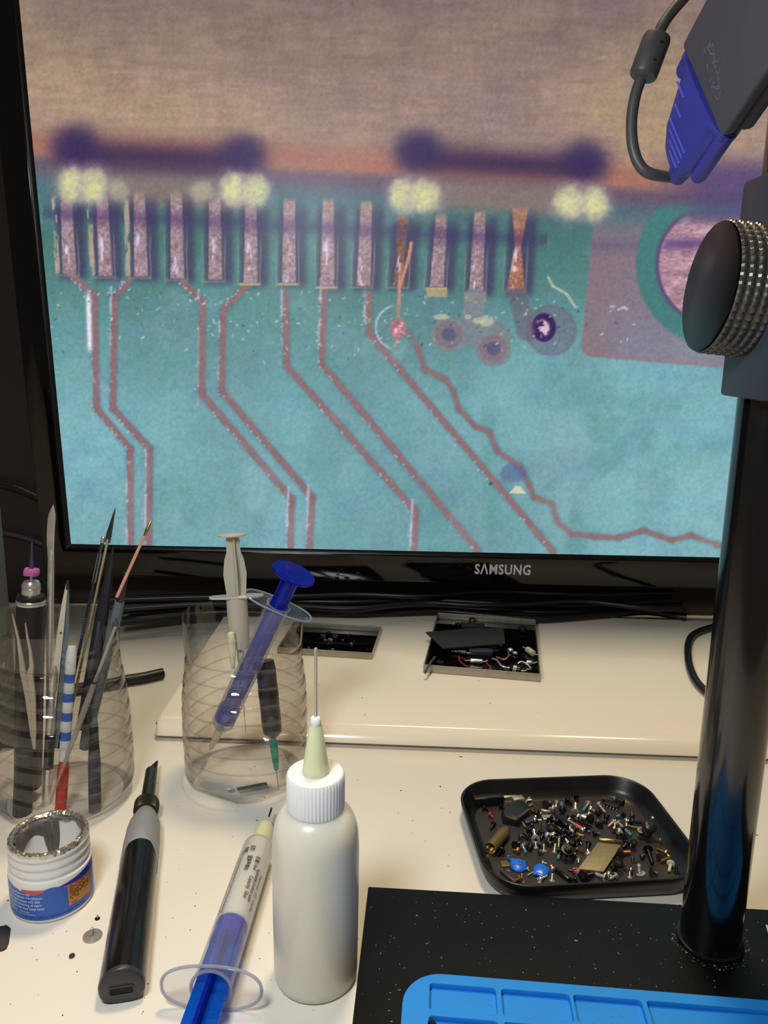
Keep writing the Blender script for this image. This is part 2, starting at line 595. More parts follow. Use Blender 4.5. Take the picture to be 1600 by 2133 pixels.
def paint_picture(X, Y):
    """colour of the live picture at picture coordinates X right, Y down"""
    n = len(X)
    col = np.zeros((n, 3))

    def c(*v):
        return np.array(v) / 255.0

    def over(a, cc, sel=None):
        nonlocal col
        if sel is None:
            col = col * (1 - a[:, None]) + np.asarray(cc) * a[:, None]
        else:
            col[sel] = col[sel] * (1 - a[:, None]) + np.asarray(cc) * a[:, None]

    def region(x0, y0, x1, y1):
        return np.nonzero((X > x0) & (X < x1) & (Y > y0) & (Y < y1))[0]

    T = Y - (X - 800) * 0.055                     # the board edge runs slightly downhill
    # out-of-focus upper zone, then the board with bluish mottling
    big = fbm(X, Y * 1.4, 230, 3)
    weave = fbm(X, Y * 6, 60, 9)
    weave2 = fbm(X * 3, Y, 60, 12)
    up = c(166, 140, 128)[None] * (1 - big[:, None]) + c(176, 152, 122)[None] * big[:, None]
    mauve = np.clip((fbm(X, Y, 420, 21) - 0.35) * 2.2 + smooth(500, 1250, X) * 0.35 - smooth(250, 100, np.abs(Y - 210)) * 0.35, 0, 1)
    up = up * (1 - mauve[:, None]) + c(138, 112, 122)[None] * mauve[:, None]
    up = up * (0.86 + 0.16 * weave + 0.12 * weave2)[:, None]
    up *= (0.90 + 0.10 * smooth(60, 230, Y))[:, None]
    # board
    tl = smooth(470, 880, Y)
    g1 = fbm(X, Y, 150, 31)
    teal = c(74, 122, 116)[None] * (1 - tl[:, None]) + c(122, 170, 178)[None] * tl[:, None]
    rb = smooth(300, 30, np.hypot(X - 220, (Y - 1000) * 1.1)) * 0.55 + smooth(560, 60, np.hypot(X - 1420, Y - 930)) * 0.6
    teal = teal * (1 - rb[:, None]) + c(132, 188, 198)[None] * rb[:, None]
    dk = smooth(240, 40, np.hypot(X - 640, Y - 860)) * 0.25 + smooth(330, 60, np.hypot(X - 860, (Y - 1120) * 1.8)) * 0.5
    teal = teal * (1 - dk[:, None]) + c(88, 144, 150)[None] * dk[:, None]
    bl = smooth(0.45, 0.75, fbm(X, Y, 46, 37)) * 0.35
    teal = teal * (1 - bl[:, None]) + c(104, 150, 172)[None] * bl[:, None]
    gn = smooth(0.5, 0.8, fbm(X, Y, 60, 41)) * 0.3
    teal = teal * (1 - gn[:, None]) + c(84, 148, 136)[None] * gn[:, None]
    teal *= (0.90 + 0.18 * g1)[:, None]
    b = smooth(378, 425, T)
    col = up * (1 - b[:, None]) + teal * b[:, None]
    # orange strip, purple shadow strip, blurred bars
    over(smooth(280, 345, T) * smooth(392, 348, T) * 0.85, c(170, 112, 96))
    rr = smooth(1330, 1480, X) * smooth(260, 330, T) * smooth(480, 430, T)
    over(rr * 0.9, c(88, 74, 122))
    over(smooth(352, 378, T) * smooth(430, 385, T) * 0.75, c(92, 78, 104))
    over(smooth(385, 405, T) * smooth(500, 410, T) * 0.6, c(84, 104, 122))
    for x0, x1, y0, y1 in ((132, 525, 318, 338), (848, 1238, 330, 352)):
        yc = y0 + (X - x0) / (x1 - x0) * (y1 - y0)
        e = smooth(x0 - 45, x0 + 25, X) * smooth(x1 + 45, x1 - 25, X)
        over(e * np.exp(-((Y - yc) / 33.0) ** 2) * 0.95, c(68, 50, 84))
        for xb, yb in ((x0 + 25, y0 - 16), (x1 - 18, y1 - 16)):
            over(np.exp(-(((X - xb) / 52) ** 2 + ((Y - yb) / 44) ** 2) ** 1.5) * 0.92, c(58, 46, 92))
        over(e * np.exp(-((Y - yc - 70) / 34.0) ** 4) * 0.9, c(136, 120, 114))
    # shadow row under the board edge, between the pads
    pads = [(137, 405, 145, 570), (212, 405, 220, 574), (290, 401, 294, 575), (367, 401, 370, 580), (447, 412, 449, 582), (523, 415, 522, 588),
            (603, 415, 602, 588), (684, 415, 682, 595), (764, 419, 757, 595), (840, 447, 831, 595), (920, 447, 910, 597), (1000, 440, 992, 606), (1084, 433, 1074, 604)]
    s = region(90, 380, 1140, 660)
    xs, ys = X[s], Y[s]
    ph = np.zeros(len(s))
    for x0, y0, x1, y1 in pads:
        xc = x0 + (ys - y0) / (y1 - y0) * (x1 - x0)
        d = xs - xc
        ph = np.maximum(ph, smooth(-30, -14, d) * smooth(46, 28, d) * smooth(y0 - 6, y0 + 40, ys) * smooth(y1 + 24, y1 - 4, ys))
    over(ph * 0.75, c(64, 56, 92), s)
    band = np.exp(-((T[s] - 482) / 16.0) ** 2) * 0.45
    over(band, c(60, 50, 100), s)
    # copper trace pattern
    rose = c(148, 108, 112)
    traces = [[(150, 575), (196, 614), (201, 850), (271, 935), (272, 1140)], [(268, 585), (239, 622), (235, 850), (312, 935), (310, 1140)],
              [(382, 590), (422, 628), (420, 820), (608, 1040), (604, 1140)], [(520, 590), (465, 645), (462, 815), (650, 1035), (645, 1140)],
              [(595, 610), (597, 762), (866, 1065), (862, 1145)], [(676, 605), (670, 757), (995, 1145)], [(768, 612), (768, 692), (1152, 1148)],
              [(852, 690), (872, 730), (885, 770), (928, 790), (945, 815), (955, 850), (990, 888), (1020, 900), (1036, 940), (1082, 972), (1103, 1010), (1112, 1035), (1150, 1050), (1160, 1085), (1190, 1112), (1240, 1118), (1290, 1120), (1340, 1105), (1400, 1125), (1440, 1115), (1495, 1135), (1580, 1140)]]

    def seg_d(px, py, a, b2):
        ax, ay = a
        bx, by = b2
        dx, dy = bx - ax, by - ay
        t = np.clip(((px - ax) * dx + (py - ay) * dy) / (dx * dx + dy * dy), 0, 1)
        return np.hypot(px - ax - t * dx, py - ay - t * dy), t, (px - ax) * dy - (py - ay) * dx

    for k, tr in enumerate(traces):
        w = 7.0 if k < 7 else 5.5
        for a, b2 in zip(tr[:-1], tr[1:]):
            s = region(min(a[0], b2[0]) - 26, min(a[1], b2[1]) - 26, max(a[0], b2[0]) + 26, max(a[1], b2[1]) + 26)
            d, t, side = seg_d(X[s], Y[s], a, b2)
            wob = (fbm(X[s], Y[s], 16, 55) - 0.5) * 3
            over(smooth(w + 7, w, d) * 0.25, c(74, 108, 124), s)
            over(smooth(w + 1.5, w - 1.5, d + wob) * 0.86, rose * 0.98, s)
            # glints along the left flank of the steep runs
            if abs(b2[1] - a[1]) > 1.6 * abs(b2[0] - a[0]) and k < 7:
                left = -side / math.hypot(b2[0] - a[0], b2[1] - a[1])
                gl = np.exp(-((left - (w + 1.0)) / 2.6) ** 2)
                pat = smooth(0.42, 0.62, fbm(X[s] * 0.6, Y[s], 34, 70 + k, 3)) * (0.35 + 0.65 * smooth(880, 960, Y[s]) + 0.5 * smooth(760, 640, Y[s]))
                over(np.clip(gl * pat, 0, 1) * 0.85, c(196, 196, 214), s)
            if k == 0 and a[1] > 600 and a[1] < 700:
                gl = np.exp(-((X[s] - 184 - (Y[s] - 620) * 0.03) / 5) ** 2) * smooth(600, 625, Y[s]) * smooth(742, 715, Y[s])
                over(gl, c(250, 240, 255), s)
    # pads
    for i, (x0, y0, x1, y1) in enumerate(pads):
        s = region(min(x0, x1) - 48, y0 - 20, max(x0, x1) + 48, y1 + 40)
        xs, ys = X[s], Y[s]
        xc = x0 + (ys - y0) / (y1 - y0) * (x1 - x0)
        d = xs - xc
        hw = 11 + (ys - y0) / (y1 - y0) * 3.0
        if i == 9:
            hw = hw * (0.75 + 0.2 * np.sin(ys / 23.0))
        if i == 12:
            hw = 6 + np.abs(ys - 512) * 0.13
        # outer gold outline of the pad window
        q = smooth(2.2, 0.8, np.abs(np.abs(d + 3) - 23)) * smooth(y0 + 60, y0 + 110, ys) * smooth(y1 + 14, y1, ys)
        over(q * 0.45, c(176, 150, 150), s)
        inside = smooth(hw + 2, hw - 1, np.abs(d)) * smooth(y0 - 6, y0 + 8, ys) * smooth(y1 + 3, y1 - 2, ys)
        f1, f2 = fbm(xs, ys * 0.4, 9, 80 + i), fbm(xs, ys, 5, 90 + i, 2)
        tone = c(160, 134, 128)[None] * (1 - f1[:, None]) + c(176, 146, 168)[None] * f1[:, None]
        tone = tone * (0.72 + 0.5 * f2)[:, None]
        if i in (9, 12):
            tone = tone * np.array([1.0, 0.8, 0.62]) * (0.8 if i == 9 else 1.05)
        dark = np.exp(-((T[s] - 482) / 17.0) ** 2) * 0.6
        tone = tone * (1 - dark[:, None]) + c(86, 60, 112)[None] * dark[:, None]
        upz = smooth(470, 440, T[s])
        tone = tone * (1 - 0.35 * upz[:, None]) + c(168, 146, 124)[None] * 0.35 * upz[:, None]
        over(inside * 0.96, tone, s)
        gl = smooth(0.52, 0.68, fbm(xs * 1.6, ys * 0.5, 10, 130 + i, 3)) * np.exp(-((d + 4) / 6.0) ** 2) * smooth(y0 + 70, y0 + 100, ys) * inside
        over(np.clip(gl, 0, 1) * 0.9, c(232, 214, 240), s)
        over(smooth(4, 1, np.abs(ys - y1 - 4)) * smooth(26, 18, np.abs(d + 2)) * (0.9 if i in (5, 6, 7, 10) else 0.3), c(190, 172, 140), s)
        if i < 3:        # second bright strip beside the first pads
            st = smooth(6, 4, np.abs(d + 27 - (0 if i else 2))) * smooth(y0 - 4, y0 + 14, ys) * smooth(y1 + 2, y1 - 4, ys) * smooth(0.36, 0.5, f1)
            over(st * 0.9, c(186, 162, 148), s)
    for xg, yg in ((910, 610), (990, 620)):
        s = region(xg - 30, yg - 20, xg + 30, yg + 20)
        over(smooth(24, 20, np.abs(X[s] - xg)) * smooth(11, 7, np.abs(Y[s] - yg)) * 0.8, c(192, 166, 120), s)
    # copper wire across the tenth pad
    wire = [(857, 506), (852, 535), (832, 600), (830, 650), (832, 690), (822, 722)]
    for a, b2 in zip(wire[:-1], wire[1:]):
        s = region(min(a[0], b2[0]) - 14, min(a[1], b2[1]) - 14, max(a[0], b2[0]) + 14, max(a[1], b2[1]) + 14)
        d, t, _ = seg_d(X[s], Y[s], a, b2)
        over(smooth(4.2, 2.2, d) * 0.95, c(206, 140, 110), s)
    # blurred bright reflections on top of the pads
    for xb, yb, rx, ry in ((150, 385, 27, 34), (196, 388, 27, 34), (487, 394, 29, 32), (534, 397, 27, 30), (838, 408, 28, 34), (884, 410, 32, 34), (1186, 421, 32, 34), (1240, 425, 28, 34), (246, 395, 20, 20), (420, 398, 22, 20)):
        s = region(xb - 80, yb - 80, xb + 80, yb + 80)
        r = np.hypot((X[s] - xb) / rx, (Y[s] - yb) / ry)
        r = r + (fbm(X[s], Y[s], 14, 200) - 0.5) * 0.45
        small = rx < 24
        over(smooth(1.9, 0.9, r) * (0.2 if small else 0.35), c(176, 160, 176), s)
        over(smooth(1.35, 0.7, r) * (0.4 if small else 0.85), c(198, 198, 160), s)
        over(smooth(0.8, 0.2, r + (fbm(X[s], Y[s], 10, 201) - 0.5)) * (0.1 if small else 0.65), c(228, 226, 160), s)
    # via pair, solder balls, ring marks
    s = region(780, 600, 1240, 800)
    xs, ys = X[s], Y[s]
    body = np.minimum(np.hypot(xs - 935, ys - 697) - 38, np.hypot(xs - 1028, ys - 726) - 38)
    d, t, _ = seg_d(xs, ys, (935, 690), (1035, 700))
    body = np.minimum(body, d - 30)
    d, t, _ = seg_d(xs, ys, (990, 620), (985, 690))
    body = np.minimum(body, d - 22)
    over(smooth(3, -4, body + (fbm(xs, ys, 24, 240) - 0.5) * 8) * 0.85, c(128, 132, 138), s)
    for xv, yv, cc in ((935, 697, c(128, 112, 122)), (1028, 726, c(136, 112, 124))):
        r = np.hypot(xs - xv, ys - yv)
        over(smooth(31, 26, r) * 0.8, cc, s)
        over(smooth(17, 12, r) * 0.85, c(84, 88, 122), s)
    for xv, yv, rx, ry in ((998, 668, 14, 7), (1014, 668, 16, 12), (920, 660, 18, 6), (975, 660, 8, 5)):
        over(smooth(1.2, 0.7, np.hypot((xs - xv) / rx, (ys - yv) / ry)) * 0.7, c(196, 198, 172), s)
    r = np.hypot(xs - 1148, ys - 688)
    over(smooth(4, 2, np.abs(r - 52)) * 0.35 + smooth(54, 48, r) * 0.55, c(112, 102, 122), s)
    r = np.hypot(xs - 1133, (ys - 682) * 0.85)
    f = fbm(xs, ys, 12, 260)
    over(smooth(28, 23, r), c(56, 34, 92), s)
    over(smooth(22, 14, np.hypot(xs - 1127, ys - 684)) * smooth(0.45, 0.6, f), c(222, 190, 208), s)
    r = np.hypot(xs - 829, ys - 682)
    over(smooth(50, 46, r) * 0.35, c(96, 132, 140), s)
    over(smooth(3, 1.5, np.abs(r - 46)) * smooth(8, -10, xs - 815) * 0.7, c(190, 200, 220), s)
    over(smooth(20, 14, np.hypot(xs - 829, (ys - 684) * 0.8)) * 0.9, c(178, 112, 120), s)
    over(smooth(0.5, 0.66, fbm(xs, ys, 8, 262)) * smooth(17, 10, np.hypot(xs - 829, (ys - 684) * 0.8)), c(238, 190, 200), s)
    d, t, _ = seg_d(xs, ys, (1076, 600), (1096, 690))
    over(smooth(24, 15, d) * 0.55, c(112, 92, 112), s)
    # rose copper field with the round pad
    s = region(1150, 400, 1620, 800)
    xs, ys = X[s], Y[s]
    left = 1236 - np.clip((ys - 470) / 265, 0, 1) * 27
    low = 742 + (xs - 1215) * 0.085
    corner = np.hypot(np.maximum(left + 22 - xs, 0), np.maximum(ys - (low - 22), 0)) - 22
    fld = np.maximum(np.maximum(left - xs, ys - low), corner)
    fn = fbm(xs, ys, 60, 300)
    fc = c(132, 116, 122)[None] * (1 - fn[:, None]) + c(126, 138, 146)[None] * fn[:, None]
    over(smooth(2, -3, fld) * smooth(430, 520, ys) * 0.9, fc, s)
    pk_ = smooth(2, -3, fld) * smooth(70, 10, -fld) * smooth(430, 520, ys)
    over(pk_ * 0.55, c(144, 108, 124), s)
    bz_ = smooth(2, -3, fld) * smooth(560, 740, ys) * smooth(1240, 1330, xs)
    over(bz_ * 0.5, c(128, 142, 164), s)
    over(smooth(2, -3, fld) * np.exp(-((ys - 512) / 16.0) ** 2) * 0.5, c(98, 88, 124), s)
    over(smooth(4, 0, np.abs(fld + 8)) * smooth(640, 700, ys) * 0.6, c(166, 118, 118), s)
    r = np.hypot(xs - 1492, (ys - 552) * 0.98)
    over(smooth(172, 162, r) * smooth(410, 450, ys), c(70, 126, 124), s)
    over(smooth(132, 122, r) * smooth(420, 470, ys), c(92, 78, 118), s)
    f = fbm(xs, ys * 1.5, 22, 310)
    cu = c(150, 108, 122)[None] * (1 - f[:, None]) + c(206, 170, 186)[None] * f[:, None]
    cu *= (0.75 + 0.5 * fbm(xs, ys * 2, 8, 311))[:, None]
    over(smooth(122, 116, r) * smooth(440, 475, ys), cu, s)
    over(np.exp(-((ys - 508) / 12.0) ** 2) * smooth(122, 112, r) * 0.7, c(84, 60, 128), s)
    over(smooth(1410, 1500, xs) * smooth(480, 440, ys) * 0.55, c(88, 74, 122), s)
    # stuck crumb with a pale triangle
    s = region(1000, 940, 1160, 1060)
    xs, ys = X[s], Y[s]
    over(smooth(1.2, 0.7, np.hypot((xs - 1072) / 34, (ys - 986) / 20) + (fbm(xs, ys, 18, 330) - 0.5) * 0.8) * 0.55, c(86, 92, 146), s)
    over(((ys < 1028) & (ys > 1012) & (np.abs(xs - 1078) < (1030 - ys) * 0.0 + (ys - 1008) * 0.9)).astype(float) * 0.85, c(226, 220, 186), s)
    over(smooth(5, 2, np.hypot(xs - 1022, ys - 1008)) * 0.8, c(40, 60, 90), s)
    # hazy scuffs on the lacquer
    sc = smooth(0.52, 0.72, fbm(X, Y, 90, 340)) * smooth(600, 660, T) * (0.14 + 0.42 * smooth(230, 60, np.hypot(X - 940, (Y - 830) * 1.3)))
    over(sc, c(172, 196, 208))
    # curls and flecks
    r2 = np.random.default_rng(5)
    for _ in range(230):
        x0 = r2.uniform(110, 1330)
        y0 = 600 + abs(r2.normal(0, 1)) * 75 + (x0 - 400) * 0.03
        L = r2.uniform(1, 6)
        a = r2.uniform(0, 2 * PI)
        s = region(x0 - 16, y0 - 16, x0 + 16, y0 + 16)
        if not len(s):
            continue
        d, t, _ = seg_d(X[s], Y[s], (x0, y0), (x0 + L * math.cos(a), y0 + L * math.sin(a)))
        over(smooth(2.6, 0.9, d) * r2.uniform(0.15, 0.75), c(206, 214, 214) if r2.random() > 0.25 else c(52, 88, 92), s)
    for k, tr in enumerate(traces[:7]):
        for _ in range(46):
            j = r2.integers(0, len(tr) - 1)
            t = r2.random()
            x0 = tr[j][0] * (1 - t) + tr[j + 1][0] * t - 8 + r2.normal(0, 3)
            y0 = tr[j][1] * (1 - t) + tr[j + 1][1] * t
            s = region(x0 - 8, y0 - 8, x0 + 8, y0 + 8)
            over(smooth(3.0, 1.0, np.hypot(X[s] - x0, (Y[s] - y0) * 0.8)) * r2.uniform(0.2, 0.7), c(200, 196, 214), s)
    for pts in ([(1142, 578), (1152, 596), (1180, 612), (1199, 640)], [(1288, 645), (1300, 640), (1306, 644)]):
        for a, b2 in zip(pts[:-1], pts[1:]):
            s = region(min(a[0], b2[0]) - 12, min(a[1], b2[1]) - 12, max(a[0], b2[0]) + 12, max(a[1], b2[1]) + 12)
            d, t, _ = seg_d(X[s], Y[s], a, b2)
            over(smooth(4, 1.5, d) * 0.75, c(196, 200, 170), s)
    col *= (0.93 + 0.14 * fbm(X * 1.0, Y, 5, 400, 2))[:, None]
    return np.clip(col, 0, 1)


def build_screen():
    def nonuni(a, b, fine0, fine1, fs, cs):
        out, v = [], a
        while v < b:
            out.append(v)
            v += fs if fine0 < v < fine1 else cs
        return np.array(out + [b])
    us = np.linspace(0, SW, 760)
    vs = nonuni(0, SH, SH * 0.40, SH * 0.88, 0.00085, 0.0013)
    uu, vv = np.meshgrid(us, vs)
    n = uu.size
    P = np.array(TVA)[None] + uu.reshape(-1, 1) * np.array(EX)[None] + vv.reshape(-1, 1) * np.array(EV)[None]
    D = P - np.array(_C)[None]
    k = D @ np.array(_F)
    X = 800 + F_PX * (D @ np.array(_R)) / k       # picture coordinates: even perspective grid over the panel
    Y = 1066.5 - F_PX * (D @ np.array(_U)) / k
    col = np.ones((n, 4))
    col[:, :3] = srgb2lin(paint_picture(X, Y))
    co = np.empty((n, 3), dtype=np.float32)
    co[:, 0] = uu.ravel() + tv_off.x
    co[:, 1] = vv.ravel() + tv_off.y
    co[:, 2] = 0.0
    w, h = len(us), len(vs)
    idx = np.arange(n).reshape(h, w)
    q = np.stack([idx[:-1, :-1], idx[:-1, 1:], idx[1:, 1:], idx[1:, :-1]], -1).reshape(-1)
    me = bpy.data.meshes.new('screen')
    me.vertices.add(n)
    me.vertices.foreach_set('co', co.ravel())
    nf = (w - 1) * (h - 1)
    me.loops.add(nf * 4)
    me.loops.foreach_set('vertex_index', q.astype(np.int32))
    me.polygons.add(nf)
    me.polygons.foreach_set('loop_start', np.arange(0, nf * 4, 4, dtype=np.int32))
    me.update(calc_edges=True)
    at = me.attributes.new('picture', 'FLOAT_COLOR', 'POINT')
    at.data.foreach_set('color', col.astype(np.float32).ravel())
    m = bpy.data.materials.new('live_screen')
    m.use_nodes = True
    nt = m.node_tree
    p = nt.nodes['Principled BSDF']
    p.inputs['Base Color'].default_value = (0.01, 0.01, 0.012, 1)
    p.inputs['Roughness'].default_value = 0.35
    a = nt.nodes.new('ShaderNodeAttribute')
    a.attribute_name = 'picture'
    tc = nt.nodes.new('ShaderNodeTexCoord')
    nz = nt.nodes.new('ShaderNodeTexNoise')
    nz.inputs['Scale'].default_value = 1500
    nz.inputs['Detail'].default_value = 1
    nt.links.new(tc.outputs['Object'], nz.inputs['Vector'])
    mr = nt.nodes.new('ShaderNodeMapRange')
    mr.inputs['To Min'].default_value = 0.82
    mr.inputs['To Max'].default_value = 1.18
    nt.links.new(nz.outputs['Fac'], mr.inputs['Value'])
    mx = nt.nodes.new('ShaderNodeMix')
    mx.data_type = 'RGBA'
    mx.blend_type = 'MULTIPLY'
    mx.inputs['Factor'].default_value = 1.0
    nt.links.new(a.outputs['Color'], mx.inputs['A'])
    nt.links.new(mr.outputs['Result'], mx.inputs['B'])
    nt.links.new(mx.outputs['Result'], p.inputs['Emission Color'])
    p.inputs['Emission Strength'].default_value = 0.95
    me.materials.append(m)
    o = bpy.data.objects.new('screen', me)
    C.objects.link(o)
    o.parent = tv
    o['label'] = 'lit screen with a magnified green circuit board, copper traces and pads'


build_screen()

# ------------------------------------------------------------------ white riser board under the television
RZ = 0.014
rl, rr = G(320, 1507, RZ), G(1600, 1555, RZ)
rdir = (rr - rl)
rdir.z = 0
rdir.normalize()
rperp = Vector((-rdir.y, rdir.x, 0))
ryaw = math.atan2(rdir.y, rdir.x)
riser = thing('monitor_riser', 'low glossy white board under the television with a rolled front lip', 'monitor stand', (rl.x, rl.y, 0), ryaw)
mb = MB()
prof = [(0.0012, 0.003), (0.0, 0.0042), (0.0006, 0.0058), (0.0032, 0.0094), (0.0068, 0.0124), (0.0105, RZ - 0.0007), (0.0118, RZ - 0.0010), (0.0135, RZ - 0.0001), (0.270, RZ), (0.270, 0.003)]
W_R = 0.66
skew = -0.012
rings = []
for x, e in ((0.0, 0.0008), (0.002, 0), (W_R, 0)):
    rings.append([(x + (0 if x > 0.1 else y * -0.02), y + (0.002 if e else 0), max(0.003, z - e)) for y, z in prof])
mb.loops(rings)
mb.build('board', 'riser', riser, bevel=0.0)
for fx in (0.03, W_R - 0.03):
    for fy in (0.035, 0.25):
        MB().lathe([(0.008, 0), (0.008, 0.0032)], 16, Matrix.Translation((fx, fy, 0))).build('foot', 'black', riser)
MB().box((-0.0006, 0.012, 0.0095), (0.0012, 0.008, 0.0012)).build('edge_notch', 'black', riser)


# ================================================================== BIG OBJECTS
# ------------------------------------------------------------------ microscope stand
PZ = 0.010
pc, pr_, pf = G(767, 1846, PZ), G(1600, 1894, PZ), G(733, 2133, PZ)
pdir = (pr_ - pc).normalized()
pperp = Vector((pdir.y, -pdir.x, 0))               # towards the viewer
pole_b = G(1478, 1958, PZ)
stand = thing('microscope_stand', 'black microscope stand: flat plate, thick glossy pole, clamp block and round knurled knob', 'stand', (pole_b.x, pole_b.y, 0), math.atan2(pdir.y, pdir.x))
SI = Matrix.LocRotScale(stand.location, stand.rotation_quaternion, None).inverted()
pcl = SI @ Vector((pc.x, pc.y, 0))
MB().box((pcl.x + 0.15, pcl.y - 0.105, PZ / 2), (0.30, 0.21, PZ)).build('base_plate', 'plate_black', stand, bevel=0.0007)
PR = mm(pole_b, 59.5)
# the pole leans very slightly to the right
pole_t = YP(1612, 840, pole_b.y - 0.004)
pax = (pole_t - pole_b).normalized()
pole_top = pole_b + pax * 0.62
mb = MB()
mb.loops([[SI @ (pole_b + pax * h + (Vector((math.cos(a), math.sin(a), 0))) * r) for a in [2 * PI * i / 48 for i in range(48)]] for h, r in ((0, PR), (0.60, PR), (0.602, PR * 0.95))])
mb.build('pole', 'pole_black', stand)
mb = MB()
mb.lathe([(PR * 1.0, 0), (PR * 1.10, 0.0004), (PR * 1.10, 0.0016), (PR * 1.0, 0.0022)], 48, Matrix.Translation(SI @ pole_b))
mb.build('weld_ring', 'satin_black', stand)
# clamp block: its left side faces the viewer, near edge to the right
fb_, ft_ = YP(1498, 823, pole_b.y + 0.006), YP(1547, 379, pole_b.y + 0.006)
bx_left = (fb_.x + ft_.x) / 2
near_y = pole_b.y + 0.006
for _ in range(60):
    near_y -= 0.001
    if proj((bx_left, near_y, fb_.z))[0] > 1589:
        break
bq = math.atan2(pdir.y, pdir.x)
ctr = SI @ Vector((bx_left + 0.027, (near_y + pole_b.y + 0.006) / 2, (fb_.z + ft_.z) / 2))
MB().box((0, 0, 0), (0.054, pole_b.y + 0.006 - near_y, ft_.z - fb_.z), Matrix.Translation(ctr) @ Matrix.Rotation(-bq, 4, 'Z')).build('clamp_block', 'dark_slate', stand, bevel=0.0016)
# knurled focus knob, its face turned to the left and a little to the viewer
kf = YP(1475, 598, pole_b.y - 0.008)
kv = (_C - kf).normalized()
kw = (-_R * 0.994 + _U * 0.112)
kw = (kw - kv * kw.dot(kv)).normalized()
kax = kv * 0.36 + kw * 0.933
KR = mm(kf, 133)
KT = 0.0215
KX = SI @ Matrix.Translation(kf) @ frame_q(kax, (0, 0, 1)).to_matrix().to_4x4()
mb = MB()
mb.lathe([(KR * 0.97, -0.0012), (KR * 0.985, -0.0002), (KR * 0.972, 0.0), (0.0005, 0.0)], 72, KX, cap0=False)
mb.build('knob_face', 'satin_black', stand)
nk, rows = 150, 25
rings = []
for i in range(rows):
    z = -0.0012 - (KT - 0.0012) * i / (rows - 1)
    ring = []
    for j in range(nk):
        a = 2 * PI * j / nk
        e = 0.0005 * max(0, math.sin(PI * i / 2)) if False else 0
        ph = (i % 4 in (1, 2)) and (j % 3 != 0)
        r = KR * 0.985 + (0.0008 if ph and 0 < i < rows - 1 else 0.0)
        ring.append((r * math.cos(a), r * math.sin(a), z))
    rings.append(ring)
mb = MB()
mb.loops(rings, cap0=False, X=KX)
mb.build('knurled_rim', 'knurl', stand, angle=20)
MB().lathe([(0.010, -KT - 0.012), (0.010, -KT + 0.0002)], 24, KX).build('knob_shaft', 'satin_black', stand)

# ------------------------------------------------------------------ blue silicone work mat on the plate
MZ = PZ + 0.0042
mt0, mt1 = G(905, 2028, MZ), G(1600, 2084, MZ)
mdir = (mt1 - mt0).normalized()
mperp = Vector((mdir.y, -mdir.x, 0))
ml = G(835, 2133, MZ)
m_org = mt0 - mdir * ((mt0 - ml).dot(mdir))
matq = math.atan2(mdir.y, mdir.x)
mat_t = thing('silicone_mat', 'blue silicone work mat with shallow compartments on the black plate', 'mat', (m_org.x, m_org.y, PZ + 0.0003), matq)
MI = Matrix.LocRotScale(mat_t.location, mat_t.rotation_quaternion, None).inverted()


def mloc(x, y, z=MZ):
    v = MI @ G(x, y, z)
    return (v.x, v.y)


def curve_plate(name, outer, holes, z0, z1, m, parent, bev=0.0003):
    cu = bpy.data.curves.new(name, 'CURVE')
    cu.dimensions = '2D'
    cu.fill_mode = 'BOTH'
    for lp in [outer] + holes:
        sp = cu.splines.new('POLY')
        sp.points.add(len(lp) - 1)
        for p, q in zip(sp.points, lp):
            p.co = (q[0], q[1], 0, 1)
        sp.use_cyclic_u = True
    cu.extrude = (z1 - z0) / 2 - bev
    cu.bevel_depth = bev
    cu.bevel_resolution = 1
    cu.offset = -bev
    o = bpy.data.objects.new(name + '_curve', cu)
    C.objects.link(o)
    dg = bpy.context.evaluated_depsgraph_get()
    dg.update()
    me = bpy.data.meshes.new_from_object(o.evaluated_get(dg))
    bpy.data.objects.remove(o)
    bpy.data.curves.remove(cu)
    me.name = name
    for v in me.vertices:
        v.co.z += (z0 + z1) / 2
    me.materials.clear()
    me.materials.append(M[m])
    me.polygons.foreach_set('use_smooth', [True] * len(me.polygons))
    me.set_sharp_from_angle(angle=math.radians(35))
    ob = bpy.data.objects.new(name, me)
    C.objects.link(ob)
    ob.parent = parent
    return ob


MWX, MWY = 0.235, 0.140


def corner_loop(w, h, r):
    return [(x + w / 2, y - h / 2) for x, y in rrect(w, h, r, 10)]


def pocket(x0, x1, y0, y1, r=0.0016):
    return [(x, y) for x, y in rrect(x1 - x0, y1 - y0, r, 4, (x0 + x1) / 2, (y0 + y1) / 2)]


pk = []
rows_px = [((895, 2048), (1034, 2059), (895, 2100)), ((1046, 2060), (1190, 2070), (1046, 2113)), ((1198, 2071), (1340, 2084), (1200, 2122)), ((1352, 2086), (1600, 2107), (1352, 2140))]
yt, yb = mloc(895, 2048)[1], mloc(895, 2104)[1]
xs = [(mloc(895, 2072)[0], mloc(1034, 2080)[0]), (mloc(1046, 2085)[0], mloc(1190, 2094)[0]), (mloc(1198, 2095)[0], mloc(1342, 2106)[0]), (mloc(1354, 2110)[0], 0.215)]
ph_ = yt - yb
for a, b2 in xs:
    pk.append(pocket(a, b2, yb, yt))
gap = abs(mloc(895, 2104)[1] - mloc(895, 2116)[1])
y2 = yb - gap
for a, b2 in ((xs[0][0], xs[0][1]), (xs[1][0], xs[1][1]), (xs[2][0], xs[2][1]), xs[3]):
    pk.append(pocket(a, b2, y2 - ph_ * 1.2, y2))
pk.append(pocket(xs[0][0], 0.215, y2 - ph_ * 1.2 - gap - 0.05, y2 - ph_ * 1.2 - gap))
curve_plate('raised_ribs', corner_loop(MWX, MWY, 0.018), pk, 0.0012, 0.0042, 'mat_blue', mat_t, bev=0.00035)
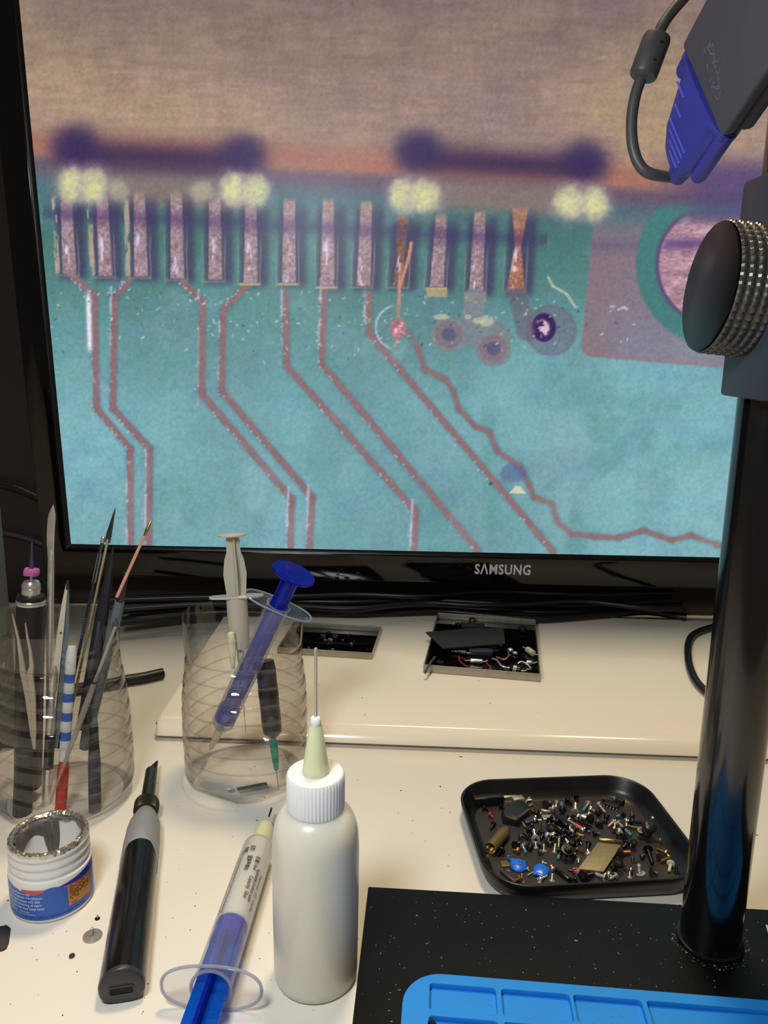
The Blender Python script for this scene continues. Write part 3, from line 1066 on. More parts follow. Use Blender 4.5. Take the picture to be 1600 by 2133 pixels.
curve_plate('mat_floor', [(x * 1.0, y) for x, y in corner_loop(MWX, MWY, 0.018)], [], 0.0, 0.0013, 'mat_blue', mat_t, bev=0.0002)

# tip of a black tool lying in the front left compartment
tp = G(900, 2126, PZ + 0.006)
tl = thing('black_tool', 'rounded black tool end with a bright glint in the blue mat compartment', 'tool', tp - Vector((0, 0, 0.0025)), frame_q(Vector((0.25, -1, 0)), (0, 0, 1)))
MB().lathe([(0.0004, -0.0026), (0.0016, -0.0018), (0.0022, 0), (0.0022, 0.03)], 20).build('tool_body', 'gloss_black', tl)

# ------------------------------------------------------------------ adapter box with blue plug, hanging in front of the screen
K3 = 0.315
P3 = YP(1500, 289, K3)
Q = YP(1600, 139, K3 - 0.030)
A_ = (Q - P3)
best = None
for i in range(400):                               # end edge at a right angle to the long edge
    y = K3 - 0.05 + i * 0.0005
    p2 = YP(1417, 95, y)
    e = abs((p2 - P3).normalized().dot(A_.normalized()))
    if best is None or e < best[0]:
        best = (e, p2)
P2 = best[1]
ax_ = A_.normalized()
by_ = (P2 - P3)
BWID = by_.length
by_.normalize()
nz_ = ax_.cross(by_)
if nz_.dot(_C - P3) < 0:
    nz_ = -nz_
BT = 0.0135
box_q = Matrix((ax_, nz_.cross(ax_), nz_)).transposed().to_quaternion()
yb_ = nz_.cross(ax_)
sgn = 1 if yb_.dot(by_) > 0 else -1
box_c = P3 + by_ * BWID / 2
ad = thing('adapter_box', 'haze-greyed black adapter box hanging at the upper right with scratched faint lettering', 'adapter', box_c, box_q)
BL_ = 0.066
MB().box((BL_ / 2, 0, -BT * 0.24), (BL_, BWID, BT * 0.48)).build('front_shell', 'slate', ad, bevel=0.0022, segs=3)
MB().box((BL_ / 2 + 0.0004, 0, -BT * 0.77), (BL_ - 0.0008, BWID - 0.0004, BT * 0.46)).build('back_shell', 'slate', ad, bevel=0.002, segs=3)
MB().box((BL_ / 2, 0, -BT * 0.51), (BL_ - 0.0004, BWID + 0.0002, BT * 0.085)).build('seam_highlight', 'grey_cable', ad, bevel=0.0002)  # groove highlight put in as a strip between the shells
mb = MB()
for t in range(26):                                # worn scratches of old lettering
    x = 0.006 + random.random() * 0.008 + t * 0.0001
    y = -sgn * 0.002 + sgn * (-0.008 + t * 0.00075)
    a = random.uniform(0, PI)
    L = random.uniform(0.0006, 0.0016)
    dx, dy = math.cos(a) * L, math.sin(a) * L
    w = 0.00013
    nx, ny = -math.sin(a) * w, math.cos(a) * w
    mb.add([(x - dx + nx, y - dy + ny, 0.00006), (x - dx - nx, y - dy - ny, 0.00006), (x + dx - nx, y + dy - ny, 0.00006), (x + dx + nx, y + dy + ny, 0.00006)], [(0, 1, 2, 3)])
mb.build('worn_lettering', 'scratch', ad, smooth=False)
# arm that carries the box from the stand, above the picture
top_in = box_c + ax_ * BL_ * 0.9 - nz_ * BT * 0.5
arm_to = pole_b + pax * 0.56 + Vector((-PR - 0.0075, -0.002, 0))
mb = MB()
BI = Matrix.LocRotScale(ad.location, ad.rotation_quaternion, None).inverted()
mb.tube([BI @ top_in, BI @ (top_in + Vector((0.02, 0.0, 0.035))), BI @ arm_to], 0.006, 12)
mb.build('support_arm', 'satin_black', ad)

# blue plug and its cable
hood_dir = -ax_
pq = Matrix((by_ * 1.0, hood_dir.cross(by_), hood_dir)).transposed().to_quaternion()
pl_o = P3 + by_ * BWID * 0.5 - nz_ * BT * 0.42 + hood_dir * 0.0003
plug = thing('monitor_cable', 'grey monitor cable with blue video plug and ferrite bead, hanging before the screen', 'cable', pl_o, pq)
PI_ = Matrix.LocRotScale(plug.location, plug.rotation_quaternion, None).inverted()
mb = MB()
hw, ht = BWID * 0.48, 0.0062


def hring(z, wx0, wx1, th):
    return [((wx0 + wx1) / 2 + (wx1 - wx0) / 2 * x / 1.0, y, z) for x, y in [(px_ / 0.5, py_ * th / 0.5) for px_, py_ in rrect(1, 1, 0.3, 4)]]


HL = 0.034
mb.loops([hring(0.0, -hw, hw * 1.0, ht), hring(0.0035, -hw, hw, ht), hring(0.0042, -hw * 0.84, hw * 0.80, ht), hring(HL * 0.75, -hw * 0.80, hw * 0.45, ht * 1.02), hring(HL * 0.93, -hw * 0.70, hw * 0.2, ht * 0.95), hring(HL, -hw * 0.62, 0.0, ht * 0.8)])
mb.build('plug_hood', 'vga_blue', plug, angle=50)
ysg = 1 if (Quaternion(pq) @ Vector((0, 1, 0))).dot(_C - P3) > 0 else -1
for zf, x0, x1 in ((0.24, 0.25, 0.62), (0.42, 0.05, 0.36), (0.60, -0.52, 0.30), (0.68, -0.54, 0.16), (0.76, -0.55, 0.02), (0.84, -0.56, -0.12)):
    MB().box((hw * (x0 + x1) / 2, ysg * ht * 1.02, HL * zf), (hw * (x1 - x0), 0.0009, 0.0006)).build('grip_rib', 'vga_rib', plug, bevel=0.0002)
for sx, L in ((-0.88, 0.028), (0.90, 0.012)):
    mb = MB()
    mb.lathe([(0.0034, 0.001), (0.0034, L - 0.002), (0.0026, L), (0.0004, L + 0.0003)], 20, Matrix.Translation((sx * hw, 0, 0)))
    mb.build('thumb_screw', 'vga_blue', plug)
cx0 = -hw * 0.40
mb = MB()
for i in range(3):
    mb.lathe([(0.0046 - 0.0003 * i, HL + 0.0022 * i - 0.001), (0.0050 - 0.0004 * i, HL + 0.0022 * i), (0.0048 - 0.0004 * i, HL + 0.0016 + 0.0022 * i), (0.0037 - 0.0003 * i, HL + 0.0017 + 0.0022 * i)], 20, Matrix.Translation((cx0, 0, 0)))
mb.build('strain_relief', 'vga_blue', plug)
cstart = Vector((cx0, 0, HL + 0.004))
cw = Matrix.LocRotScale(plug.location, plug.rotation_quaternion, None) @ cstart
CY = cw.y
pts = [cw, cw + (Quaternion(pq) @ Vector((0, 0, 1))) * 0.002] + [YP(x, y, CY + dy) for x, y, dy in ((1356, 362, -0.001), (1331, 341, 0.0), (1318, 300, 0.002), (1316, 250, 0.004), (1323, 203, 0.005), (1334, 168, 0.006), (1352, 118, 0.007), (1372, 70, 0.008), (1392, 35, 0.010), (1432, -12, 0.012), (1480, -60, 0.016), (1560, -110, 0.03))]
CR = mm(cw, 11.5)
MB().tube([PI_ @ p for p in spline(pts, 6)], CR, 14).build('cable', 'grey_cable', plug)
f0, f1 = YP(1338, 162, CY + 0.006), YP(1371, 74, CY + 0.008)
fa = (f1 - f0).normalized()
FR = mm(f0, 29)
FL = (f1 - f0).length
FX = PI_ @ Matrix.Translation(f0) @ frame_q(fa, (0, -1, 0)).to_matrix().to_4x4()
mb = MB()
mb.lathe([(CR * 1.02, -0.001), (FR * 0.72, 0.0), (FR * 0.93, 0.0006), (FR, 0.0018), (FR, FL - 0.002), (FR * 0.93, FL - 0.0006), (FR * 0.72, FL), (CR * 1.02, FL + 0.001)], 28, FX)
mb.build('ferrite_bead', 'grey_cable', plug)
for t in (0.30, 0.72):
    MB().lathe([(0.0006, 0), (0.0006, 0.0003)], 10, FX @ Matrix.Translation((FR - 0.00005, 0.001, FL * t)) @ Matrix.Rotation(PI / 2, 4, 'Y')).build('moulding_hole', 'ink', plug)

# ------------------------------------------------------------------ grey case at the left edge
ec = G(33, 1562, 0)
eh = zfor(ec, 1003)
case = thing('upright_panel', 'grey green upright panel at the left edge behind the tool cup', 'panel', (ec.x - 0.09, ec.y + 0.006, 0))
MB().box((0, 0, eh / 2), (0.18, 0.012, eh)).build('panel_board', 'case_grey', case, bevel=0.004, segs=3)
MB().box((0, 0, 0.003), (0.16, 0.030, 0.006)).build('foot', 'black', case, bevel=0.001)

# ------------------------------------------------------------------ cables under the television
def cable_thing(name, label, pts, r, group=None, m='cable', k=8):
    p = spline(pts, k)
    t = MB().tube([v - p[0] for v in p], r, 12).build(name, m)
    t.location = p[0]
    return tag(t, label, 'cable', group)


GR = 'black cables heaped under the television'
cr = 0.0042
zc = RZ + cr + 0.0002
BTOP = RZ + 0.0125


def HP(x, y, z, r):
    p = G(x, y, z)
    if p.y > 0.8475 - r:
        p = YP(x, y, 0.8475 - r)
    return p


heap = [
    ([(250, 1296), (330, 1286), (440, 1276), (560, 1276), (660, 1277), (800, 1277), (930, 1274), (1010, 1282), (1120, 1290), (1240, 1282), (1345, 1274), (1430, 1286)], 'foremost black cable of the heap under the television'),
    ([(245, 1284), (360, 1275), (500, 1266), (640, 1266), (760, 1268), (900, 1264), (1050, 1272), (1180, 1276), (1300, 1264), (1420, 1262)], 'second black cable from the front in the heap under the television'),
]
for i, (pp, lb) in enumerate(heap):
    cable_thing('power_cable', lb, [HP(x, y, zc, cr) for x, y in pp], cr, GR)
heap2 = [
    ([(230, 1262), (400, 1258), (560, 1252), (720, 1254), (880, 1250), (1060, 1258), (1230, 1260), (1400, 1250)], 0.0042, 0.0080, 'thick black cable resting on the foremost cables of the heap'),
    ([(230, 1250), (420, 1244), (600, 1242), (740, 1238), (880, 1242), (1020, 1232), (1200, 1238), (1400, 1234)], 0.0042, 0.0165, 'thick black cable highest in the heap, against the wall'),
    ([(260, 1268), (430, 1258), (600, 1262), (740, 1268), (880, 1256), (1020, 1262), (1200, 1252), (1340, 1266), (1420, 1268)], 0.0030, 0.0150, 'thin black cable weaving over the front of the heap'),
]
for pp, r_, dz, lb in heap2:
    cable_thing('power_cable', lb, [HP(x, y, zc + dz, r_) for x, y in pp], r_, GR)
zl = 0.0052
cable_thing('power_cable', 'short thick black cable running behind the tool cup to the white riser', [G(110, 1440, zl), G(180, 1432, zl), G(232, 1424, zl), G(262, 1417, zl), G(300, 1411, zl), G(340, 1402, zl)], 0.0047)
zl = RZ + 0.0036
cable_thing('looped_cable', 'thin black cable looping on the riser beside the pole', [G(1640, 1288, zl), G(1540, 1297, zl), G(1480, 1308, zl), G(1445, 1322, zl), G(1434, 1342, zl), G(1434, 1372, zl), G(1441, 1400, zl), G(1457, 1427, zl), G(1490, 1452, zl), G(1560, 1470, zl)], 0.0034)
pw = [YP(-20, 1108, 0.842), YP(30, 1114, 0.842), YP(95, 1135, 0.842), YP(170, 1160, 0.842)]
cable_thing('wall_cable', 'brown grey cable sagging along the dark wall at left', pw, 0.003, m='grey_cable')
pw = [YP(-20, 1006, 0.842), YP(30, 1016, 0.842), YP(90, 1040, 0.842), YP(170, 1060, 0.842)]
cable_thing('wall_cable', 'black cable running along the dark wall, above the brown grey one', pw, 0.004)

# ------------------------------------------------------------------ dropper bottle
bb = G(658, 2026, 0)
bot = thing('dropper_bottle', 'milky white squeeze bottle with ribbed cap and long steel needle', 'bottle', bb)
z_sh, z_cb, z_ct, z_k, z_n = zfor(bb, 1752), zfor(bb, 1680), zfor(bb, 1607), zfor(bb, 1492), zfor(bb, 1350)


def rad(p, z, px):
    return mm((p[0], p[1], z), px)


R1 = rad(bb, 0.0, 86)
R2 = rad(bb, 0.06, 90)
RN = rad(bb, z_cb, 47)
prof = [(R1 * 0.80, 0.0008), (R1 * 0.90, 0.0), (R1 * 0.975, 0.0012), (R1, 0.004), (R2, z_sh * 0.45), (R2, z_sh * 0.97), (R2 * 0.985, z_sh * 1.03)]
for i in range(1, 9):
    a = i / 8 * PI / 2
    prof.append((RN + (R2 * 0.985 - RN) * math.cos(a), z_sh * 1.03 + (z_cb + 0.0005 - z_sh * 1.03) * math.sin(a)))
prof += [(RN, z_cb + 0.006)]
MB().lathe(prof, 64).build('bottle_body', 'ldpe', bot, angle=60)
RC = rad(bb, z_ct, 61)
mb = MB()


def ridged(r, z, a):
    return (r - (0.0004 if (int(a / (2 * PI) * 144 + 0.5) % 3 == 0) and r > RC * 0.96 else 0), z)


mb.lathe([(RC * 0.9, z_cb), (RC * 0.99, z_cb + 0.0004), (RC, z_cb + 0.0015), (RC, z_ct - 0.0016), (RC * 0.97, z_ct - 0.0004), (RC * 0.92, z_ct), (0.004, z_ct)], 144, fr=ridged)
mb.build('ribbed_cap', 'white_cap', bot, angle=30)
rk0, rk1 = rad(bb, z_ct, 29), rad(bb, z_k, 11)
MB().lathe([(rk0, z_ct - 0.001), (rk0, z_ct), (rk0 + (rk1 - rk0) * 0.85, z_ct + (z_k - z_ct) * 0.82), (rk1 * 1.05, z_ct + (z_k - z_ct) * 0.86)], 36).build('nozzle_cone', 'cone', bot, angle=50)
MB().lathe([(rk1 * 1.05, z_ct + (z_k - z_ct) * 0.86), (rk1 * 1.08, z_ct + (z_k - z_ct) * 0.9), (rk1 * 0.95, z_k - 0.0006), (rk1 * 0.6, z_k)], 28).build('nozzle_tip', 'white_cap', bot, angle=50)
MB().lathe([(0.00075, z_k - 0.002), (0.00075, z_n), (0.00045, z_n + 0.0001)], 14).build('steel_needle', 'steel', bot)

# ------------------------------------------------------------------ solder paste jar
jb = G(112, 1868, 0)
jar = thing('solder_paste_jar', 'open white jar with torn foil rim and blue label, holding grey solder paste', 'jar', jb, rot=math.radians(-90))
z_r = zfor(jb, 1735)
RJ = rad(jb, 0.01, 81)
zth = z_r * 0.62
prof = [(RJ * 0.9, 0.0), (RJ * 0.97, 0.0006), (RJ, 0.002), (RJ, zth - 0.002), (RJ * 0.985, zth - 0.0005), (RJ * 0.93, zth)]
zz = zth
for i in range(3):
    h = (z_r - zth) / 3.2
    prof += [(RJ * 0.93, zz + h * 0.25), (RJ * 0.965, zz + h * 0.45), (RJ * 0.965, zz + h * 0.7), (RJ * 0.925, zz + h * 0.95)]
    zz += h
prof += [(RJ * 0.925, z_r - 0.0004), (RJ * 0.90, z_r), (RJ * 0.85, z_r - 0.0002), (RJ * 0.83, z_r - 0.002), (RJ * 0.82, 0.012), (RJ * 0.78, 0.008)]
MB().lathe(prof, 72, cap1=True).build('jar_body', 'jar_white', jar, angle=45)
# foil collar, ragged
mb = MB()
ring_n = 140
rng2 = random.Random(4)
j1 = [rng2.uniform(-1, 1) for _ in range(ring_n)]
j2 = [rng2.uniform(0, 1) for _ in range(ring_n)]
rings = []
for k, (rf, zf) in enumerate(((0.945, -0.0016), (0.95, -0.0002), (0.93, 0.0006), (0.885, 0.0007), (0.85, 0.0004), (0.825, -0.0006))):
    ring = []
    for j in range(ring_n):
        a = 2 * PI * j / ring_n
        jr = (j1[j] * 0.010 + j1[(j * 3 + k) % ring_n] * 0.012)
        zz = zf + j2[(j + k * 5) % ring_n] * 0.0004
        if k == 0:
            zz -= j2[j] * 0.0012
        if k == 5:
            jr -= j2[(j // 3 * 3) % ring_n] * 0.03
        ring.append((RJ * (rf + jr) * math.cos(a), RJ * (rf + jr) * math.sin(a), z_r + zz))
    rings.append(ring)
mb.loops(rings, cap0=False, cap1=False)
mb.build('foil_rim', 'foil', jar, angle=25)
# paste clinging to the inner wall and a ridge across the bottom
mb = MB()
for a0, a1, zt, zb2 in ((3.30, 5.1, -0.0012, -0.019), (3.25, 3.75, -0.002, -0.031), (2.7, 3.4, -0.001, -0.0060), (1.6, 2.9, -0.001, -0.0035), (-0.35, 1.6, -0.001, -0.0018)):
    nn = 44
    vs, fs = [], []
    for i in range(nn + 1):
        u = i / nn
        a = a0 + (a1 - a0) * u
        env = 0.45 + 0.55 * math.sin(PI * u) ** 0.6
        dr = (0.0009 + 0.0006 * math.sin(a * 9) + 0.0005 * rng2.random()) * env
        zlow = zb2 * env * (0.78 + 0.22 * math.sin(a * 5 + a0))
        for (r, z) in ((RJ * 0.835, zt), (RJ * 0.81 - dr, zt - 0.001), (RJ * 0.80 - dr, (zt + zlow) / 2), (RJ * 0.815, zlow * 0.92), (RJ * 0.835, zlow)):
            vs.append((r * math.cos(a), r * math.sin(a), z_r + z))
    for i in range(nn):
        for k in range(4):
            b = i * 5 + k
            fs.append((b, b + 1, b + 6, b + 5))
    mb.add(vs, fs)
rp = [(-0.0125, 0.0015, 0.018), (-0.0085, 0.0, 0.0135), (-0.004, -0.002, 0.0115), (0.001, -0.003, 0.0100), (0.006, -0.002, 0.0095), (0.0095, -0.004, 0.0095)]
rp = [Matrix.Rotation(math.radians(130), 3, 'Z') @ Vector(p) for p in rp]
mb.tube(spline(rp, 5), [0.0022 + 0.0012 * rng2.random() for _ in range(26)], 10)
mb.build('grey_paste', 'solder', jar, angle=60)
# label: blue wrap, band, sticker, lettering follow the wall
JY = math.radians(90)


def wallp(ang, z, off=0.0):
    """ang in degrees around the jar seen from the viewer: 0 = facing viewer, + = to the right"""
    a = math.radians(ang) - PI / 2 + JY
    return ((RJ + off) * math.cos(a), (RJ + off) * math.sin(a), z)


view_a = math.degrees(math.atan2(-jb.x, jb.y))      # viewer direction


def wrap(mb, a0, a1, z0, z1, off, n=40, top=None, bot_=None):
    vs, fs = [], []
    for i in range(n + 1):
        t = i / n
        a = a0 + (a1 - a0) * t + view_a * 1.0
        vs += [wallp(a, bot_(t) if bot_ else z0, off), wallp(a, top(t) if top else z1, off)]
    for i in range(n):
        fs.append((2 * i, 2 * i + 2, 2 * i + 3, 2 * i + 1))
    mb.add(vs, fs)


lt = zth - 0.0008
lbm = MB()
wrap(lbm, -150, 72, 0.0028, lt - 0.0035, 0.00012, 80, top=lambda t: lt - 0.003 + 0.0006 * math.sin(t * 40) - (0.0012 if 0.45 < t < 0.62 else 0))
lb = lbm.build('paper_label', 'label_blue', jar)
mb = MB()
wrap(mb, 8, 72, lt - 0.005, lt, 0.00022, 30, bot_=lambda t: lt - 0.0036 - 0.0012 * t, top=lambda t: lt - 0.003 + 0.0035 * t)
mb.build('dark_blue_band', 'label_dark', lb)
mb = MB()
wrap(mb, -44, -12, lt - 0.006, lt - 0.003, 0.00022, 20, bot_=lambda t: lt - 0.0036 - 0.0022 * math.sin(PI * t))
wrap(mb, 14, 60, lt - 0.0046, lt - 0.0038, 0.0003, 20, bot_=lambda t: lt - 0.0046 - 0.0012 * t, top=lambda t: lt - 0.0038 - 0.0012 * t)
mb.build('red_band', 'label_red', lb)
mb = MB()
wrap(mb, 19, 58, 0.0072, 0.0192, 0.00028, 24)
st = mb.build('orange_sticker', 'label_orange', lb)


def wtext(mb, s, ang, z, size, off, width=None, bold=0.0):
    put_text(mb, s, size, lambda x, y: wallp(ang + view_a + math.degrees(x / RJ), z + y, off), bold, width=width)


mb = MB()
for i, (s, a, w) in enumerate((('For professional use only', -72, 0.0150), ('Use with adequate Ventilation', -80, 0.0240), ('avoid prolonged contact with skin', -82, 0.0236), ('avoid repeated breathing of vapor', -82, 0.0246), ('avoid contact with eyes keep away', -82, 0.0256), ('from children.', -80, 0.0094))):
    wtext(mb, s, a, 0.0176 - 0.0021 * i, 0.0021, 0.00025, w, 0.00002)
wtext(mb, 'STANDARD', -50, 0.0072, 0.0013, 0.00025, 0.0058)
wtext(mb, 'FOR REFLOW SOLDERING', -50, 0.0060, 0.0010, 0.00025, 0.0090)
mb.build('white_print', 'print_white', lb, smooth=False)
mb = MB()
wtext(mb, 'WELSOLO METAL TECHNOLOGY CO.LTD', -46, 0.0040, 0.0016, 0.00025, 0.0330)
mb.build('navy_print', 'print_navy', lb, smooth=False)
mb = MB()
for i in range(9):
    x = 21.0
    while x < 55:
        w = rng2.uniform(0.9, 2.6)
        if rng2.random() < 0.75 and not (i > 6 and x > 40):
            z = 0.0186 - 0.00098 * i
            wrap(mb, x, x + w, z - 0.00052, z, 0.0004, 2)
        x += w + rng2.uniform(0.5, 1.0)
wtext(mb, '400(', 22, 0.0078, 0.0016, 0.0004, 0.0034)
mb.build('sticker_print', 'ink', lb, smooth=False)

# ------------------------------------------------------------------ soldering iron
ie, it = G(253, 2052, 0.0095), G(318, 1588, 0.0085)
idir = (it - ie).normalized()
iron = thing('soldering_iron', 'cordless soldering iron with glossy black handle, grey grip and dark knife tip', 'soldering iron', (ie.x, ie.y, 0), frame_q(idir, (1, 0, 0)))
IQ = Matrix.LocRotScale(iron.location, iron.rotation_quaternion, None)
II = IQ.inverted()
up_l_ = iron.rotation_quaternion.inverted() @ Vector((0, 0, 1))
uy = 1 if up_l_.y > 0 else -1
base_r = mm(ie, 47)


def sI(row):
    return along(ie, idir, row)


def dsec(w, h, zc_, y0):
    """rounded D section: flat bottom at y0, domed top; half width w, height h"""
    pts = []
    for i in range(28):
        a = 2 * PI * i / 28
        x = math.cos(a)
        y = math.sin(a)
        sq = 3.2 if y < 0 else 2.0
        x = math.copysign(abs(x) ** (2 / sq), x)
        y = math.copysign(abs(y) ** (2 / sq), y)
        pts.append((w * x * (1.0 if y < 0 else (1 - 0.16 * y)), uy * (y0 + h / 2 + y * h / 2), zc_))
    return pts


h0 = base_r * 1.78
s_g = sI(1775)
mb = MB()
mb.loops([dsec(base_r * 0.99, h0 * 0.98, 0.0012, 0.0003), dsec(base_r, h0, 0.004, 0.0002), dsec(base_r * 1.0, h0, sI(1900), 0.0002), dsec(base_r * 0.97, h0 * 0.99, s_g, 0.0003)])
mb.build('handle', 'handle_black', iron, angle=50)
mb = MB()
mb.loops([dsec(base_r * 0.90, h0 * 0.90, -0.0006, 0.0008), dsec(base_r * 0.98, h0 * 0.975, 0.0, 0.0003), dsec(base_r * 1.005, h0 * 1.0, 0.0006, 0.0001), dsec(base_r * 1.005, h0 * 1.0, 0.0022, 0.0001)])
ecap = mb.build('end_cap', 'endcap', iron, angle=50)
mb = MB()
mb.prism(rrect(base_r * 1.0, 0.0034, 0.0008, 5, 0, uy * h0 * 0.40), -0.0010, -0.00055)
mb.build('charging_port', 'plate_black', ecap)
mb = MB()
outer = rrect(base_r * 1.12, 0.0046, 0.0012, 5, 0, uy * h0 * 0.40)
inner = rrect(base_r * 1.0, 0.0034, 0.0008, 5, 0, uy * h0 * 0.40)
nO = len(outer)
mb.add([(x, y, -0.0012) for x, y in outer] + [(x, y, -0.0012) for x, y in inner] + [(x, y, -0.0006) for x, y in outer], [(i, (i + 1) % nO, nO + (i + 1) % nO, nO + i) for i in range(nO)] + [(i, (i + 1) % nO, 2 * nO + (i + 1) % nO, 2 * nO + i) for i in range(nO)])
mb.build('port_rim', 'endcap', ecap)
s1, s2, s3 = sI(1806), sI(1722), sI(1690)
zc_i = h0 * 0.5
# grip with scooped lower edge
rings = []
for k, (s, w, h, y0) in enumerate(((s1, 1.0, 1.015, 0.0), (s_g + 0.012, 0.99, 1.01, 0.0), (s2, 0.93, 0.97, 0.0004), (sI(1712), 0.86, 0.90, 0.001), (s3 - 0.0015, 0.58, 0.60, h0 * 0.19), (s3, 0.50, 0.52, h0 * 0.23))):
    sec = dsec(base_r * w * 1.012, h0 * h, s, y0 - 0.0001)
    if k == 0:
        sec = [(x, y, z + 0.0145 * max(0.0, (abs(y) / h0 - 0.30)) / 0.7 * 1.2 - 0.001) for x, y, z in sec]
    rings.append(sec)
MB().loops(rings).build('grey_grip', 'grey_grip', iron, angle=50)
ZR = Matrix.Translation((0, uy * zc_i, 0))
cr1 = mm(it, 22)
s4 = sI(1672)


def kn(r, z, a):
    return (r + (0.00035 if int(a / (2 * PI) * 80 + 0.5) % 2 else -0.0001), z)


mb = MB()
mb.lathe([(cr1 * 0.9, s3 - 0.001), (cr1, s3 + 0.0004), (cr1, s4 - 0.0006), (cr1 * 0.88, s4), (cr1 * 0.5, s4)], 80, ZR, fr=kn)
mb.build('knurled_collar', 'dark_metal', iron, angle=25)
sr = mm(it, 12.2)
s5, s6 = sI(1606), sI(1586)
mb = MB()
mb.lathe([(sr * 0.85, s4 - 0.002), (sr, s4 + 0.001), (sr * 1.0, sI(1640)), (sr * 0.97, s5)], 28, ZR)
ring = []
mb.build('tip_shaft', 'dark_metal', iron)
mb = MB()
w = sr * 0.90
t_ = sr * 0.55
kp = [(-w, s5 - 0.003), (w, s5 - 0.003), (w * 0.98, s6), (w * 0.72, s6 + 0.0004), (-w * 0.9, s5 + 0.0015)]
mb.add([(x, uy * (zc_i - (t_ if z < s5 + 0.001 else t_ * 0.25)), z) for x, z in kp] + [(x, uy * (zc_i + (t_ if z < s5 + 0.001 else t_ * 0.25)), z) for x, z in kp],
       [(4, 3, 2, 1, 0), (5, 6, 7, 8, 9)] + [(q, (q + 1) % 5, 5 + (q + 1) % 5, 5 + q) for q in range(5)])
mb.build('knife_tip', 'screw_black', iron, bevel=0.0002)

# ------------------------------------------------------------------ big syringe
SB = mm(G(505, 1850, 0.009), 35)
sa, sb = G(439, 2062, SB + 0.0026), G(543, 1752, SB + 0.0004)
sdir = (sb - sa).normalized()
syr = thing('paste_syringe', 'large clear syringe of white paste with bright blue plunger lying on the desk', 'syringe', (sa.x, sa.y, 0), frame_q(sdir, (1, 0, 0)))
SX = Matrix.LocRotScale(syr.location, syr.rotation_quaternion, None)
la = SX.inverted() @ sa
OFF = Matrix.Translation((0, la.y, la.z))


def sS(row):
    return along(sa, sdir, row)


e1, e2, e3, e4 = sS(1762), sS(1722), sS(1706), sS(1684)
p0, p1 = sS(1966), sS(1931)
MB().lathe([(SB * 1.02, 0), (SB, 0.001), (SB, e1 - 0.004), (SB * 0.96, e1 - 0.0015), (SB * 0.80, e1)], 48, OFF, cap0=False, cap1=False).build('barrel', 'barrel', syr, angle=50)
MB().lathe([(SB * 0.90, p1 + 0.0005), (SB * 0.93, p1 + 0.002), (SB * 0.93, e1 - 0.004), (SB * 0.86, e1 - 0.0014), (SB * 0.5, e1 - 0.0008)], 48, OFF).build('white_paste', 'paste', syr)
MB().lathe([(SB * 0.62, p0 - 0.001), (SB * 0.92, p0), (SB * 0.93, p0 + 0.0022), (SB * 0.86, p0 + 0.003), (SB * 0.86, p1 - 0.0036), (SB * 0.93, p1 - 0.003), (SB * 0.93, p1 - 0.0006), (SB * 0.8, p1 + 0.0004)], 40, OFF).build('piston', 'royal', syr)
fw, fh = mm(sa, 106), mm(sa, 50)
mb = MB()


def oval(w, h, n=48, e=2.4):
    out = []
    for i in range(n):
        a = 2 * PI * i / n
        x, y = math.cos(a), math.sin(a)
        out.append((w * math.copysign(abs(x) ** (2 / e), x), h * math.copysign(abs(y) ** (2 / e), y)))
    return out


def oring(sc, z):
    return [(x * sc[0], y * sc[1], z) for x, y in oval(fw, SB + 0.0022)]


circ = [(SB * 0.98 * math.cos(2 * PI * i / 48), SB * 0.98 * math.sin(2 * PI * i / 48)) for i in range(48)]
rings = [[(x, y, 0.0002) for x, y in circ], oring((0.985, 0.97), 0.0), oring((1, 1), 0.0006), oring((1, 1), 0.0016), oring((0.985, 0.97), 0.0022), [(x, y, 0.002) for x, y in circ]]
mb.loops(rings, cap0=False, cap1=False, X=OFF)
fl_o = mb.build('finger_flange', 'clear', syr, angle=50)
mb = MB()
rim_p = [OFF @ Vector((x, y, 0.0011)) for x, y in oval(fw, SB + 0.0022, 64)]
mb.tube(rim_p + rim_p[:2], 0.00075, 8)
mo = [OFF @ Vector((SB * 1.02 * math.cos(2 * PI * i / 40), SB * 1.02 * math.sin(2 * PI * i / 40), 0.0006)) for i in range(42)]
mb.tube(mo, 0.0008, 8)
mb.build('flange_rim', 'flange_edge', fl_o)
mb = MB()
rw, rt = SB * 0.86, 0.0009
mb.box((0, 0, (p0 - 0.062) / 2 + 0.0), (2 * rw, 2 * rt, p0 + 0.062), OFF)
mb.build('plunger_rod', 'azure_clear', syr)
mb = MB()
mb.box((0, 0, (p0 - 0.062) / 2), (2 * rt, 2 * rw, p0 + 0.062), OFF)
mb.build('plunger_web', 'blue_clear', syr)
MB().lathe([(SB * 0.95, -0.0640), (SB * 1.15, -0.0636), (SB * 1.15, -0.0616), (SB * 0.95, -0.0612)], 36, OFF).build('thumb_disc', 'azure_clear', syr)
c1r = mm(sb, 19)
MB().lathe([(SB * 0.80, e1 - 0.0005), (c1r * 1.05, e1 + 0.0004), (c1r * 0.92, e2 - 0.0012), (c1r * 0.72, e2), (mm(sb, 9), e2 + 0.0006), (mm(sb, 6), e3), (mm(sb, 3.5), e3 + 0.001)], 30, OFF).build('needle_hub', 'lime', syr, angle=35)
MB().lathe([(mm(sb, 2.2), e3 - 0.001), (mm(sb, 2.2), e4)], 12, OFF).build('blunt_needle', 'ink', syr)
mb = MB()
upa = syr.rotation_quaternion.inverted() @ Vector((0, 0, 1))
a_up = math.atan2(upa.y, upa.x)


def bfn(ang0, s0):
    # text runs from tip to flange (downwards on the picture), letters stand towards the right
    def fn(x, y):
        a = a_up + math.radians(ang0) + y / SB
        return OFF @ Vector(((SB + 0.00012) * math.cos(a), (SB + 0.00012) * math.sin(a), s0 - x))
    return fn




